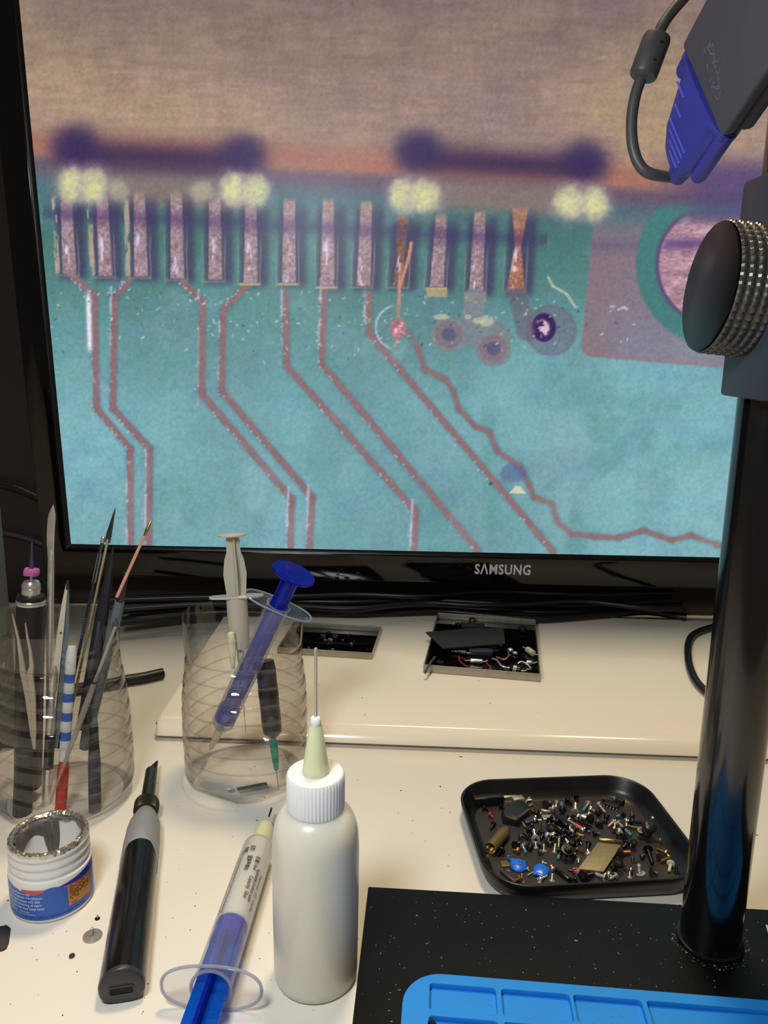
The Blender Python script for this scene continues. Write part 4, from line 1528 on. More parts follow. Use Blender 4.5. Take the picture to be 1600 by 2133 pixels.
def btext(s, ang, row, width, size, bold=0.0):
    put_text(mb, s, size, bfn(-ang, sS(row)), bold, width=width, shear=0.0)


btext('\u54c1\u724c', 8, 1790, 0.0048, 0.0030, 0.00004)
btext('\u84dd\u7279\u661f\u6846\u00ae', 8, 1812, 0.0125, 0.0032, 0.00006)
btext('\u89c4\u683c', 30, 1792, 0.0052, 0.0028, 0.00004)
btext('Zhuhai Industrial Development Co.,Ltd  Precision dispensing', 40, 1796, 0.050, 0.0024)
btext('www electronic adhesive flux supply', 54, 1806, 0.046, 0.0022)
btext('\u5bb9\u91cf:10ml', -22, 1810, 0.0115, 0.0028, 0.00003)
btext('Capacity: 10ml', -20, 1852, 0.0170, 0.0030, 0.00003)
btext('Applicable product: paste', -38, 1832, 0.0260, 0.0028, 0.00003)
btext('Material:  PP  needle', -56, 1838, 0.0280, 0.0024)
mb.build('printed_lettering', 'ink', syr, smooth=False)

# ================================================================== TRAY OF SCREWS
TZ = 0.0135
tq = [G(948, 1624, TZ), G(1330, 1612, TZ), G(1496, 1826, TZ), G(1018, 1853, TZ)]
tc_ = sum(tq, Vector()) / 4
tdx = ((tq[1] - tq[0]) + (tq[2] - tq[3])).normalized()
tyaw = math.atan2(tdx.y, tdx.x)
TW = ((tq[1] - tq[0]).length + (tq[2] - tq[3]).length) / 2
TD = ((tq[3] - tq[0]).length + (tq[2] - tq[1]).length) / 2
tray = thing('screw_tray', 'shallow black rounded tray full of loose screws and small parts', 'tray', (tc_.x, tc_.y, 0), tyaw)
TFZ = 0.0016


def tring(ins, z, r=0.026):
    return [(x, y, z) for x, y in rrect(TW - 2 * ins, TD - 2 * ins, r - ins * 0.8, 12)]


mb = MB()
mb.loops([tring(0.012, 0.0), tring(0.0065, 0.0002), tring(0.0032, 0.0016), tring(0.0012, 0.006), tring(0.0, TZ - 0.0006), tring(0.0004, TZ), tring(0.0012, TZ), tring(0.0018, TZ - 0.0008),
          tring(0.0042, 0.006), tring(0.0066, 0.0028), tring(0.0095, TFZ)], cap0=True, cap1=False)
mb.build('tray_shell', 'tray', tray, angle=60)
mb = MB()
mb.prism([(x, y) for x, y, z in tring(0.0095, 0)], TFZ - 0.0006, TFZ)
mb.build('tray_floor', 'tray_floor', tray)

landmarks = [('bronze plate', 1252, 1782), ('olive brass cap', 1040, 1747), ('left blue disc capacitor', 1080, 1801), ('right blue disc capacitor', 1127, 1811),
             ('large black washer-head screw', 1181, 1787), ('large grey screw head', 1350, 1742), ('black plastic wedge', 1072, 1695), ('grey chip pair', 1278, 1666)]
pending = []


def queue(o, desc, px, py, cat='screw', group='loose screws in the black tray'):
    o['category'] = cat
    o['group'] = group
    pending.append((o, desc, px, py))


ORD = ['', 'second-', 'third-', 'fourth-', 'fifth-', 'sixth-', 'seventh-', 'eighth-', 'ninth-']


def finish_labels():
    table = {}
    for o, desc, px, py in pending:
        d, nm, lx, ly = min((math.hypot((px - x), (py - y) * 1.5), nm, x, y) for nm, x, y in landmarks)
        dx, dy = px - lx, (py - ly) * 1.5
        if abs(dx) > abs(dy):
            w = 'left of' if dx < 0 else 'right of'
        else:
            w = 'behind' if dy < 0 else 'in front of'
        table.setdefault((desc, w, nm), []).append((d, o))
    for (desc, w, nm), L in table.items():
        L.sort(key=lambda q: q[0])
        for i, (d, o) in enumerate(L):
            if len(L) == 1:
                o['label'] = '%s lying %s the %s' % (desc, w, nm)
            else:
                o['label'] = '%s, %snearest %s the %s' % (desc, ORD[min(i, 8)], w, nm)


FZ = TFZ + 0.0001
occupied = []


def screw(head, tip, hr, desc, hm='chrome', sm=None, lock=None, sr=None, up=False, pan=True, washer=False, thread=True):
    """screw from head pixel to tip pixel; up: stands on its head; tip None: head up, shaft below"""
    sm = sm or hm
    g = G(head[0], head[1], FZ)
    R = mm(g, hr * 1.18)
    sr_ = R * (sr or 0.42)
    lift = 0.0
    for (ox, oy, orr, oz) in occupied:              # rest on what already lies there
        if math.hypot(g.x - ox, g.y - oy) < (R + orr) * 0.55:
            lift = max(lift, oz)
    lift = min(lift, 0.004)
    if up:
        g = G(head[0], head[1], FZ)
        L = max(R * 1.3, zfor(g, tip[1]) - FZ)
        base = Vector((g.x, g.y, FZ))
        top = YP(tip[0], tip[1], g.y + L * 0.12)
        ax = (top - base)
        L = ax.length
        q = frame_q(ax, (1, 0, 0))
        loc = base
    elif tip is None:
        L = R * 1.4
        q = frame_q(Vector((random.uniform(-.15, .15), 0.35, -1)), (1, 0, 0))
        loc = Vector((g.x, g.y, FZ + L + 0.0006 + lift * 0.4))
    else:
        hc_ = G(head[0], head[1], FZ + R * 0.95)
        tp_ = G(tip[0], tip[1], FZ + sr_)
        ax = tp_ - hc_
        L = ax.length
        q = frame_q(ax, (0, 0, 1))
        loc = Vector((hc_.x, hc_.y, hc_.z + lift * 0.6))
    occupied.append((g.x, g.y, R, FZ + R * 1.2 + lift * 0.4))
    hh = R * (0.75 if pan else 0.45)
    t = thing('screw', None, None, loc, q)
    mb = MB()
    if washer:
        mb.lathe([(R * 0.2, -hh * 0.9), (R * 0.55, -hh * 0.85), (R * 0.62, -hh * 0.4), (R * 0.62, -hh * 0.25), (R * 0.97, -hh * 0.22), (R, 0), (R * 0.9, 0.0001)], 22)
    elif pan:
        mb.lathe([(R * 0.25, -hh), (R * 0.7, -hh * 0.9), (R * 0.95, -hh * 0.45), (R, 0), (R * 0.8, 0.00005)], 20)
    else:
        mb.lathe([(R * 0.3, -hh), (R * 0.96, -hh * 0.96), (R, -hh * 0.7), (R, -hh * 0.2), (sr_ * 1.1, hh * 0.4)], 20)
    mb.build('head', hm, t, angle=45)
    # cross recess in the head
    cw_ = R * 0.16
    MB().box((0, 0, -hh * 1.0), (R * 0.95, cw_ * 2, hh * 0.1)).box((0, 0, -hh * 1.0), (cw_ * 2, R * 0.95, hh * 0.11)).build('cross_recess', 'ink', t)
    prof = [(sr_, -hh * 0.2)]
    n = max(3, int(L / (sr_ * 0.62)))
    if thread:
        for i in range(n):
            z = L * (i + 0.5) / n
            prof += [(sr_, L * i / n + 1e-5), (sr_ * 0.80, z)]
        prof += [(sr_ * 0.95, L - sr_ * 0.3), (sr_ * 0.5, L)]
    else:
        prof += [(sr_, L - sr_ * 0.3), (sr_ * 0.6, L)]
    MB().lathe(prof, 12).build('shaft', sm, t, angle=30)
    if lock:
        z0 = L * 0.45
        MB().lathe([(sr_ * 0.98, z0), (sr_ * 1.14, z0 + sr_ * 0.15), (sr_ * 1.14, L - sr_ * 0.1), (sr_ * 0.6, L + sr_ * 0.05)], 12).build('thread_lock_patch', lock, t)
    queue(t, desc, head[0], head[1])
    return t


def lump(name, m, desc, cat, px, py, build_fn, group=None, dir_px=None, z=None, q=None):
    g = G(px, py, z if z is not None else FZ)
    if dir_px is not None:
        d = G(dir_px[0], dir_px[1], g.z) - g
        a = math.atan2(d.y, d.x)
    else:
        a = 0.0
    mb = MB()
    build_fn(mb, mm(g, 1.0))
    o = mb.build(name, m, None, angle=40)
    o.location = g
    o.rotation_mode = 'QUATERNION'
    o.rotation_quaternion = q if q is not None else Quaternion((0, 0, 1), a)
    o['category'] = cat
    if group:
        o['group'] = group
    if desc:
        pending.append((o, desc, px, py))
    return o


# ---- the larger pieces first, each with its own label
def named(o, label):
    o['label'] = label
    return o


# olive brass cap, bullet shaped, open end to the viewer
g0, g1 = G(1022, 1769, FZ + 0.0031), G(1057, 1728, FZ + 0.0031)
ca = (g0 - g1).normalized()
cl_ = (g1 - g0).length
cR = mm(g0, 12.6)
cap = thing('brass_cap', 'olive bullet-shaped brass cap with open threaded end in the tray', 'cap', Vector((g0.x, g0.y, FZ + cR)), frame_q(-ca, (0, 0, 1)))
MB().lathe([(cR * 0.97, 0.0), (cR, 0.0006), (cR, cl_ * 0.72), (cR * 0.92, cl_ * 0.85), (cR * 0.7, cl_ * 0.96), (cR * 0.3, cl_)], 36, cap0=False).build('cap_shell', 'olive', cap, angle=50)
prof = [(cR * 0.97, 0.0), (cR * 0.80, 0.0002)]
for i in range(7):
    prof += [(cR * 0.74, 0.0009 + i * 0.0008), (cR * 0.66, 0.0013 + i * 0.0008)]
prof += [(cR * 0.6, 0.009), (0.0003, 0.009)]
MB().lathe(prof, 36, cap0=False).build('threaded_bore', 'brass', cap, angle=40)

# two blue disc capacitors
for (cx_, cy_, rpx, lb, leads, ear) in ((1080, 1802, 17.5, 'blue disc capacitor with black print and a pointed ear, left one in the tray', [((1062, 1815), (1046, 1811))], True),
                                       (1127.5, 1812, 17, 'plain blue disc capacitor with two cut silver leads, right one in the tray', [((1112, 1816), (1099, 1823)), ((1126, 1826), (1119, 1832))], False)):
    gz = FZ + 0.0014
    g = G(cx_, cy_, gz)
    R = mm(g, rpx)
    t = thing('disc_capacitor', lb, 'capacitor', (g.x, g.y, FZ), Quaternion((1, 0, 0), 0.16))
    prof = [(R * 0.2, 0.0), (R * 0.7, 0.0001), (R * 0.92, 0.0006), (R, 0.0013), (R * 0.92, 0.002), (R * 0.7, 0.0025), (R * 0.1, 0.0027)]
    mb = MB()

    def earf(r, z, a):
        if ear:
            k = 0.42 * math.exp(-((a - 2.25) / 0.22) ** 2) + 0.18 * math.exp(-((a - 0.55) / 0.2) ** 2)
        else:
            k = 0.30 * math.exp(-((a - 3.7) / 0.2) ** 2) + 0.16 * math.exp(-((a - 4.75) / 0.22) ** 2)
        k *= min(1, r / R)
        return (r * (1 + k), z)
    mb.lathe(prof, 56, fr=earf)
    mb.build('coated_disc', 'cap_blue', t, angle=60)
    TI_ = Matrix.LocRotScale(t.location, t.rotation_quaternion, None).inverted()
    for a_, b_ in leads:
        MB().tube([TI_ @ G(a_[0], a_[1], FZ + 0.0014), TI_ @ G((a_[0] + b_[0]) / 2, (a_[1] + b_[1]) / 2, FZ + 0.0012), TI_ @ G(b_[0], b_[1], FZ + 0.0006)], 0.00045, 8).build('lead', 'steel', t)
    if ear:
        mb = MB()
        for i, (s, w) in enumerate((('X1 Y1 400', 0.0056), ('HFW222M', 0.0062), ('JN2', 0.0026))):
            put_text(mb, s, 0.0016, lambda x, y, i=i: (0.0029 - x, -0.0001 + 0.0018 * (i - 1) * 1.0 - y, 0.00272), width=w)
        mb.build('printed_code', 'ink', t, smooth=False)

# bronze plate with a rolled bar
bz = FZ + 0.0034
c4 = [G(1246, 1754, bz), G(1294, 1760, bz), G(1258, 1815, FZ + 0.0016), G(1204, 1809, FZ + 0.0016)]
t = thing('bronze_plate', 'textured pale bronze plate with a smooth bar along its back edge', 'metal plate', (c4[3].x, c4[3].y, FZ))
off = Vector((c4[3].x, c4[3].y, FZ))
mb = MB()
lo = [p - Vector((0, 0, 0.0012)) - off for p in c4]
hi = [p - off for p in c4]
mb.add(lo + hi, [(3, 2, 1, 0), (4, 5, 6, 7), (0, 1, 5, 4), (1, 2, 6, 5), (2, 3, 7, 6), (3, 0, 4, 7)])
mb.build('plate', 'bronze', t, bevel=0.0002)
a_, b_ = G(1247, 1748, bz + 0.0008) - off, G(1296, 1754, bz + 0.0008) - off
mb = MB()
mb.tube([a_, a_ + (b_ - a_) * 0.02, a_ + (b_ - a_) * 0.98, b_], [0.0009, 0.0012, 0.0012, 0.0009], 14)
mb.build('rolled_bar', 'brass', t, angle=50)

# black connector block, USB plug, black wedge and other big bits


def bar_between(name, label, cat, m, p0, p1, w, h, z0=None, bev=0.0004, group=None):
    za = (z0 if z0 is not None else FZ) + h / 2
    a, b = G(p0[0], p0[1], za), G(p1[0], p1[1], za)
    d = b - a
    o = MB().box((0, 0, 0), (d.length, w, h)).build(name, m, None, bevel=bev)
    o.location = (a + b) / 2
    o.rotation_euler = (0, 0, math.atan2(d.y, d.x))
    return tag(o, label, cat, group)


o = bar_between('connector_block', 'long black connector block in the back left corner of the tray', 'connector', 'black', (986, 1668), (1048, 1663), 0.006, 0.0062, bev=0.0008)
e_ = MB().box((0.0022, -0.0022, 0.00325), (0.0075, 0.0010, 0.0003)).build('scuffed_edge', 'case_grey', o)
o = bar_between('usb_plug', 'silver metal plug strip behind the black plastic wedge', 'connector', 'brushed', (1048, 1662), (1088, 1655), 0.0030, 0.0024)
o2 = bar_between('shield_block', 'small dented silver shield block in front of the silver plug strip', 'metal piece', 'brushed', (1068, 1666), (1090, 1663), 0.0046, 0.0030)
# wedge
wz = [(1043, 1693), (1057, 1681), (1084, 1674), (1103, 1682), (1104, 1699), (1093, 1706), (1075, 1716), (1047, 1710)]
wp = [G(x, y + 6, FZ) for x, y in wz]
cw0 = sum(wp, Vector()) / len(wp)
mb = MB()
n_ = len(wp)
mb.add([p - cw0 for p in wp] + [(p - cw0) * 0.9 + Vector((0, 0, 0.0058 - 0.0022 * (i % 3 == 0))) for i, p in enumerate(wp)], [tuple(range(n_ - 1, -1, -1)), tuple(range(n_, 2 * n_))] + [(i, (i + 1) % n_, n_ + (i + 1) % n_, n_ + i) for i in range(n_)])
o = mb.build('plastic_wedge', 'black', None, bevel=0.0005, angle=30)
o.location = cw0
tag(o, 'large black plastic wedge with a moulded rib near the tray back left', 'plastic part')
a_, b_ = G(1079, 1704, FZ + 0.0058) - cw0, G(1102, 1686, FZ + 0.0062) - cw0
MB().tube([a_, b_], 0.0008, 8).build('moulded_rib', 'slate', o)
bar_between('plastic_shim', 'grey black plastic shim leaning beside the black wedge', 'plastic part', 'dark_slate', (1092, 1712), (1116, 1705), 0.0052, 0.0022)
for i, (a, b, lb) in enumerate((((1094, 1656), (1102, 1655), 'short bright silver pin, rearmost of the pins right of the plug strip'), ((1095, 1672), (1104, 1661), 'forked silver pin standing right of the dented shield block'), ((1097, 1668), (1107, 1666), 'short silver pin crossing the forked pin'), ((1102, 1679), (1109, 1675), 'stubby silver pin at the right end of the black wedge'), ((1087, 1711), (1094, 1722), 'thin silver pin lying in front of the black wedge'))):
    o = MB().tube([Vector((0, 0, 0)), G(b[0], b[1], FZ + 0.0011) - G(a[0], a[1], FZ + 0.0008)], 0.0007, 8).build('metal_pin', 'steel')
    o.location = G(a[0], a[1], FZ + 0.0008)
    tag(o, lb, 'pin', 'loose pins in the tray')
bar_between('black_rod', 'long thin black rod lying along the front of the tray', 'rod', 'screw_black', (1156, 1809), (1187, 1833), 0.0026, 0.0026, bev=0.0009)
bar_between('brown_strip', 'brown black bent strip in the front left corner of the tray', 'strip', 'tray_floor', (1046, 1812), (1074, 1834), 0.0042, 0.0016)
bar_between('olive_shim', 'thin brownish square shim left of the printed blue capacitor', 'shim', 'olive', (1044, 1800), (1062, 1799), 0.0052, 0.0008, bev=0.0001)
o = bar_between('grey_bracket', 'flat grey metal bracket between the brass cap and the screws', 'bracket', 'dark_metal', (1083, 1757), (1107, 1757), 0.0042, 0.0014, bev=0.0003)
# perforated silver bracket and bar
o = bar_between('silver_bar', 'short bright silver bar behind the perforated bracket', 'metal piece', 'chrome', (1127, 1688), (1147, 1691), 0.0018, 0.0018)
o = bar_between('perforated_bracket', 'small perforated silver bracket with pale rings', 'bracket', 'brushed', (1130, 1703), (1155, 1703), 0.0050, 0.0012)
for x in (-0.0018, 0.0018):
    MB().lathe([(0.0008, 0.0006), (0.0014, 0.0007), (0.0014, 0.0012), (0.0008, 0.0012)], 14, Matrix.Translation((x, 0, 0)), cap0=False, cap1=False).build('punched_ring', 'chrome', o)
# black hinge with a gold edge
o = bar_between('hinge_block', 'slanted black hinge piece at the middle of the tray', 'hinge', 'screw_black', (1160, 1702), (1186, 1722), 0.0050, 0.0040, bev=0.0008)
o = bar_between('gold_strip', 'flat pale gold strip in front of the black hinge', 'strip', 'brass', (1156, 1717), (1173, 1731), 0.0016, 0.0012, bev=0.0002)
o = bar_between('gold_tab', 'pale gold tab beside the screws left of the bronze plate', 'tab', 'brass', (1200, 1736), (1217, 1741), 0.0018, 0.001, z0=FZ + 0.003, bev=0.0002)
# chips at the back
t = thing('chip_board', 'grey black flat chip leaning at the tray back', 'chip', G(1266, 1668, FZ))
MB().box((0, 0, 0.0014), (0.0082, 0.0042, 0.0012), Matrix.Rotation(-0.15, 4, 'Z') @ Matrix.Rotation(0.15, 4, 'Y')).build('chip_body', 'dark_slate', t, bevel=0.0002)
t = thing('pinned_chip', 'black chip with a row of silver pins at the tray back', 'chip', G(1274, 1679, FZ), -0.55)
MB().box((0, 0, 0.0012), (0.0095, 0.0050, 0.0018)).build('chip_body', 'black', t, bevel=0.0003)
for i in range(5):
    MB().box((-0.0042 + i * 0.0021, -0.0030, 0.0006), (0.0007, 0.0016, 0.0005)).build('pin', 'chrome', t)
t = thing('relay_block', 'small dark square block with slots right of the flat chip', 'chip', G(1291, 1673, FZ), -0.8)
MB().box((0, 0, 0.0018), (0.0058, 0.0034, 0.0036)).build('block_body', 'black', t, bevel=0.0003)
for i in range(4):
    MB().box((-0.0018 + i * 0.0012, -0.0018, 0.0022), (0.0005, 0.0006, 0.0024)).build('slot_fin', 'slate', t)
# red wire tangle
t = thing('wire_tangle', 'small tangle of red and silver wire in front of the bronze plate', 'wire', G(1199, 1820, FZ))
for k, m_ in ((0, 'red'), (1, 'steel')):
    r3 = random.Random(3 + k)
    pts = [Vector((0.0022 * math.cos(i * 1.3 + k) * r3.uniform(0.5, 1), 0.0022 * math.sin(i * 1.3 + k) * r3.uniform(0.5, 1), 0.0009 + 0.0003 * i)) for i in range(9)]
    MB().tube(spline(pts, 5), 0.0004, 6).build('wire_strand', m_, t)
bar_between('grey_lead', 'thin dull lead bar left of the red wire tangle', 'lead', 'dark_metal', (1183, 1812), (1198, 1814), 0.0014, 0.0012)

# large grey screw head and a ring beside it, big washers
KN = dict(hm='dark_metal', sm='dark_metal')
t = screw((1350, 1744), None, 13, 'large grey screw head with drum side', hm='dark_metal', sr=0.8)
t = screw((1181, 1789), None, 11.5, 'large black washer-head screw', hm='screw_black', washer=True)
pending[-1] = (pending[-1][0], 'large black washer-head screw', 1181, 1789)

S = screw
blk, sil = 'screw_black', 'chrome'
D_sil, D_blk, D_brass = 'small silver screw', 'small black screw', 'small brass screw'
D_sb, D_bb = 'silver screw with blue threadlock', 'black screw with blue threadlock'
for a in (
    ((1198, 1692), (1199, 1674), 7.5, D_sil + ' with flat face', sil), ((1225, 1674), (1215, 1689), 5.6, D_sb, sil, 'lock_blue'), ((1231, 1685), (1244, 1692), 5.8, D_sb, sil, 'lock_blue'),
    ((1187, 1711), (1215, 1728), 7, 'silver screw with red threadlock', sil, 'lock_red'), ((1172, 1686), (1170, 1673), 6.5, D_bb, blk, 'lock_blue'), ((1183, 1668), (1192, 1676), 6, D_blk, blk),
    ((1201, 1661), (1205, 1669), 5, D_blk, blk), ((1160, 1671), (1157, 1680), 4.2, D_sil, sil), ((1155, 1687), (1159, 1678), 4.4, D_sil, sil), ((1110, 1689), (1116, 1697), 4.2, D_brass, 'brass'),
    ((1114, 1708), (1128, 1708), 4.2, D_sil, sil), ((1145, 1710), (1144, 1724), 6.2, D_bb, blk, 'lock_blue'), ((1161, 1732), (1181, 1744), 5.5, D_blk + ' with long shaft', blk),
    ((1187, 1722), (1191, 1740), 5.2, D_sb, sil, 'lock_blue'), ((1205, 1747), (1213, 1760), 4.5, D_brass, 'brass'), ((1115.5, 1747), (1112, 1729), 8, D_sil + ' with flat face', sil),
    ((1085, 1742), (1107, 1749), 5.4, 'dark steel screw with long shaft', 'dark_metal'), ((1131, 1738), (1127, 1748), 6, 'dark steel screw', 'dark_metal'), ((1074, 1760), (1083, 1756), 7, D_blk, blk),
    ((1090, 1763), (1096, 1777), 5, D_sb, sil, 'lock_blue'), ((1079, 1771), (1069, 1771), 5.5, 'copper coloured screw', 'copper'), ((1044, 1772), (1036, 1781), 7.5, D_blk + ' with thick shaft', blk),
    ((1167, 1776), (1162, 1789), 6.2, D_bb, blk, 'lock_blue'), ((1194, 1755), (1175, 1763), 5.5, 'black screw with silver tip', blk), ((1178, 1768), (1194, 1774), 4.6, D_sil, sil),
    ((1198, 1781), (1209, 1788), 4.6, D_brass, 'brass'), ((1203, 1769), (1217, 1776), 4.2, D_brass + ' with threads', 'brass'), ((1226, 1757), (1224, 1767), 5.6, 'dark steel screw', 'dark_metal'),
    ((1226, 1780), (1224, 1770), 5.6, D_sil, sil), ((1205, 1791), (1205, 1798), 3.8, D_sil, sil), ((1081, 1830), (1069, 1837), 5.8, 'copper red screw', 'copper'), ((1126, 1831), (1140, 1824), 4.2, 'silver threaded stub', sil),
    ((1196, 1838), (1200, 1830), 8, D_blk + ' with ring face', blk), ((1217, 1825), (1237, 1821), 10, 'thick black screw', blk), ((1260, 1827), (1240, 1820), 8, 'thick silver threaded screw', sil),
    ((1282, 1824), (1270, 1831), 6, D_sil, sil), ((1268, 1821), (1274, 1826), 5.4, D_sil, sil), ((1294, 1776), (1313, 1775), 7.6, 'round head screw with copper shaft', 'dark_metal', None, 'copper'),
    ((1315, 1812), (1299, 1809), 5, D_brass + ' with threads', 'brass'), ((1359, 1816), (1371, 1820), 7, 'dark steel screw', 'dark_metal'), ((1350, 1770), (1360, 1799), 8.4, 'black wood screw', blk),
    ((1391, 1788), (1376, 1794), 8, 'large brass screw', 'brass'), ((1388, 1776), (1369, 1768), 5.5, 'long brass screw', 'brass'), ((1397, 1800), (1394, 1815), 7, 'cream plastic screw', 'lime'),
    ((1249, 1677), (1261, 1693), 6.2, D_sil, sil), ((1298, 1697), (1284, 1701), 5.2, D_bb, blk, 'lock_blue'), ((1227, 1706), (1211, 1700), 9, 'black wide-head screw with silver shaft', blk, None, sil),
    ((1277, 1712), (1267, 1722), 4.6, D_sil, sil), ((1280, 1727), (1282, 1709), 5.8, D_brass, 'brass'), ((1290, 1715), (1315, 1740), 5.6, 'thin silver screw, teal threadlock', sil, 'lock_blue'),
    ((1305, 1720), (1334, 1725), 5.6, 'long brass screw', 'brass'), ((1317, 1711), (1345, 1716), 6, D_blk + ' with long shaft', blk), ((1375, 1751), (1364, 1751), 4.6, D_brass, 'brass'),
    ((1318, 1757), (1312, 1763), 5.4, D_sil, sil), ((1302, 1744), (1309, 1749), 7, D_blk, blk), ((1305, 1757), (1297, 1766), 6.6, 'dark steel screw', 'dark_metal'), ((1290, 1735), (1297, 1741), 6, D_blk, blk),
    ((1317, 1700), (1316, 1691), 4.4, 'dark steel screw', 'dark_metal'), ((1206, 1752), (1200, 1760), 5, D_bb, blk, 'lock_blue'), ((1142, 1752), (1150, 1756), 6.5, 'dark steel screw', 'dark_metal'),
    ((1104, 1765), (1110, 1762), 6, D_blk, blk), ((1152, 1810), (1148, 1803), 4.4, D_sil, sil), ((1131, 1797), (1139, 1799), 3.6, D_sil, sil), ((1099, 1810), (1103, 1814), 3.4, D_sil, sil),
    ((1028, 1717), (1022, 1727), 5, D_blk, blk), ((1009, 1683), (1017, 1688), 4.6, D_blk, blk), ((1022, 1697), (1027, 1703), 4.2, 'dark red screw', 'lock_red'), ((1044, 1680), (1050, 1686), 4.6, D_blk, blk),
    ((1103, 1730), (1110, 1738), 6, D_blk, blk), ((1118, 1737), (1122, 1728), 5, D_blk, blk), ((1100, 1742), (1092, 1735), 5.4, D_blk, blk), ((1125, 1760), (1132, 1766), 5, 'dark steel screw', 'dark_metal'),
    ((1172, 1744), (1180, 1738), 5, D_blk, blk), ((1197, 1728), (1204, 1722), 5, D_bb, blk, 'lock_blue'), ((1186, 1736), (1180, 1730), 5, D_blk, blk), ((1210, 1710), (1216, 1716), 4.6, 'dark steel screw', 'dark_metal'),
    ((1222, 1716), (1232, 1719), 5, D_blk, blk), ((1190, 1748), (1198, 1744), 5, 'dark steel screw', 'dark_metal'), ((1184, 1756), (1178, 1748), 4.6, D_sil, sil), ((1150, 1736), (1156, 1728), 5, D_blk, blk),
    ((1292, 1795), (1284, 1802), 5.5, D_blk, blk), ((1280, 1808), (1272, 1802), 6, D_blk, blk), ((1296, 1801), (1303, 1806), 4.6, 'dark steel screw', 'dark_metal'), ((1374, 1784), (1368, 1778), 7, 'dark steel screw', 'dark_metal'),
    ((1138, 1675), (1148, 1672), 7, 'dark drum-shaped screw', 'dark_metal'), ((1122, 1697), (1128, 1694), 3.6, D_brass, 'brass'), ((1116, 1702), (1109, 1700), 3.8, D_sil, sil),
):
    head, tip, hr, desc, hm = a[:5]
    lock = a[5] if len(a) > 5 else None
    sm = a[6] if len(a) > 6 else None
    S(head, tip, hr, desc, hm=hm, sm=sm, lock=lock, sr=0.5 if hr < 5 else 0.42, pan=hr < 7)
for a in (((1125, 1726), (1125, 1712), 5.5, 'steel screw standing on its head', 'dark_metal'), ((1164, 1767), (1165, 1745), 6, 'brass screw standing on its head', 'brass'), ((1133, 1771), (1133, 1758), 5, 'silver screw standing on its head', sil),
          ((1117, 1765), (1116, 1753), 4.4, 'silver screw standing on its head', sil), ((1155, 1774), (1157, 1757), 4.6, 'silver screw standing on its head', sil), ((1087, 1836), (1087.5, 1819), 5.4, 'brass screw standing on its head', 'brass'),
          ((1124, 1837), (1124, 1829), 4, 'silver screw standing on its head', sil), ((1150, 1834), (1151, 1819), 4.6, 'silver screw standing on its head', sil), ((1312, 1827), (1312, 1815), 4, 'silver screw standing on its head', sil),
          ((1318, 1793), (1317, 1783), 6.8, 'steel screw standing on its head', 'dark_metal'), ((1333, 1818), (1331, 1800), 9.4, 'steel screw standing on wide head', 'steel'), ((1409, 1817), (1409, 1798), 6.6, 'black screw standing on its head', blk),
          ((1251, 1721), (1254, 1711), 8.6, 'black screw standing on wide head', blk), ((1261, 1713), (1262, 1706), 5, 'black screw standing on its head', blk), ((1059, 1795), (1059, 1782), 4.6, 'short upright screw, blue threadlock', blk)):
    head, tip, hr, desc, hm = a
    S(head, tip, hr, desc, hm=hm, up=True, lock='lock_blue' if 'threadlock' in desc else None, washer=hr > 8)
for a in (((1319, 1768), 6.5, 'black screw head facing up', blk), ((1286, 1815), 9.5, 'black ring-faced screw head facing up', blk), ((1147, 1742), 9, 'black screw head facing up', blk), ((1334, 1743), 7, 'dark grey screw head facing up', 'dark_metal'),
          ((1197, 1706), 6, 'dark grey screw head facing up', 'dark_metal'), ((1190, 1765), 5.4, 'black screw head facing up', blk), ((1277, 1789), 0, '', '')):
    if a[1]:
        S(a[0], None, a[1], a[2], hm=a[3], pan=False)
r7 = random.Random(31)
spots_ = []
while len(spots_) < 34:
    x, y = r7.gauss(1180, 68), r7.gauss(1728, 34)
    if not (1030 < x < 1385 and 1664 < y < 1822) or 1200 < x < 1300 and 1742 < y < 1822:
        continue
    if abs(x - 1080) < 26 and abs(y - 1801) < 24 or abs(x - 1127) < 26 and abs(y - 1811) < 24 or abs(x - 1040) < 28 and abs(y - 1747) < 30 or abs(x - 1072) < 36 and abs(y - 1695) < 24 or y < 1690 and x > 1262 and x < 1300:
        continue
    if any(math.hypot(x - p, y - q) < 9 for p, q in spots_):
        continue
    spots_.append((x, y))
for x, y in spots_:
    a_ = r7.uniform(0, 2 * PI)
    L_ = r7.uniform(7, 13)
    kind_ = r7.choice(((D_blk, blk, None), (D_sil, sil, None), ('dark steel screw', 'dark_metal', None), (D_blk, blk, None), (D_sil, sil, None), (D_sb, sil, 'lock_blue'), (D_bb, blk, 'lock_blue')))
    S((x, y), (x + L_ * math.cos(a_), y + 0.6 * L_ * math.sin(a_)), r7.uniform(4.2, 6.2), kind_[0], hm=kind_[1], lock=kind_[2])
finish_labels()

# ================================================================== TWO SHALLOW METAL TRAYS ON THE RISER


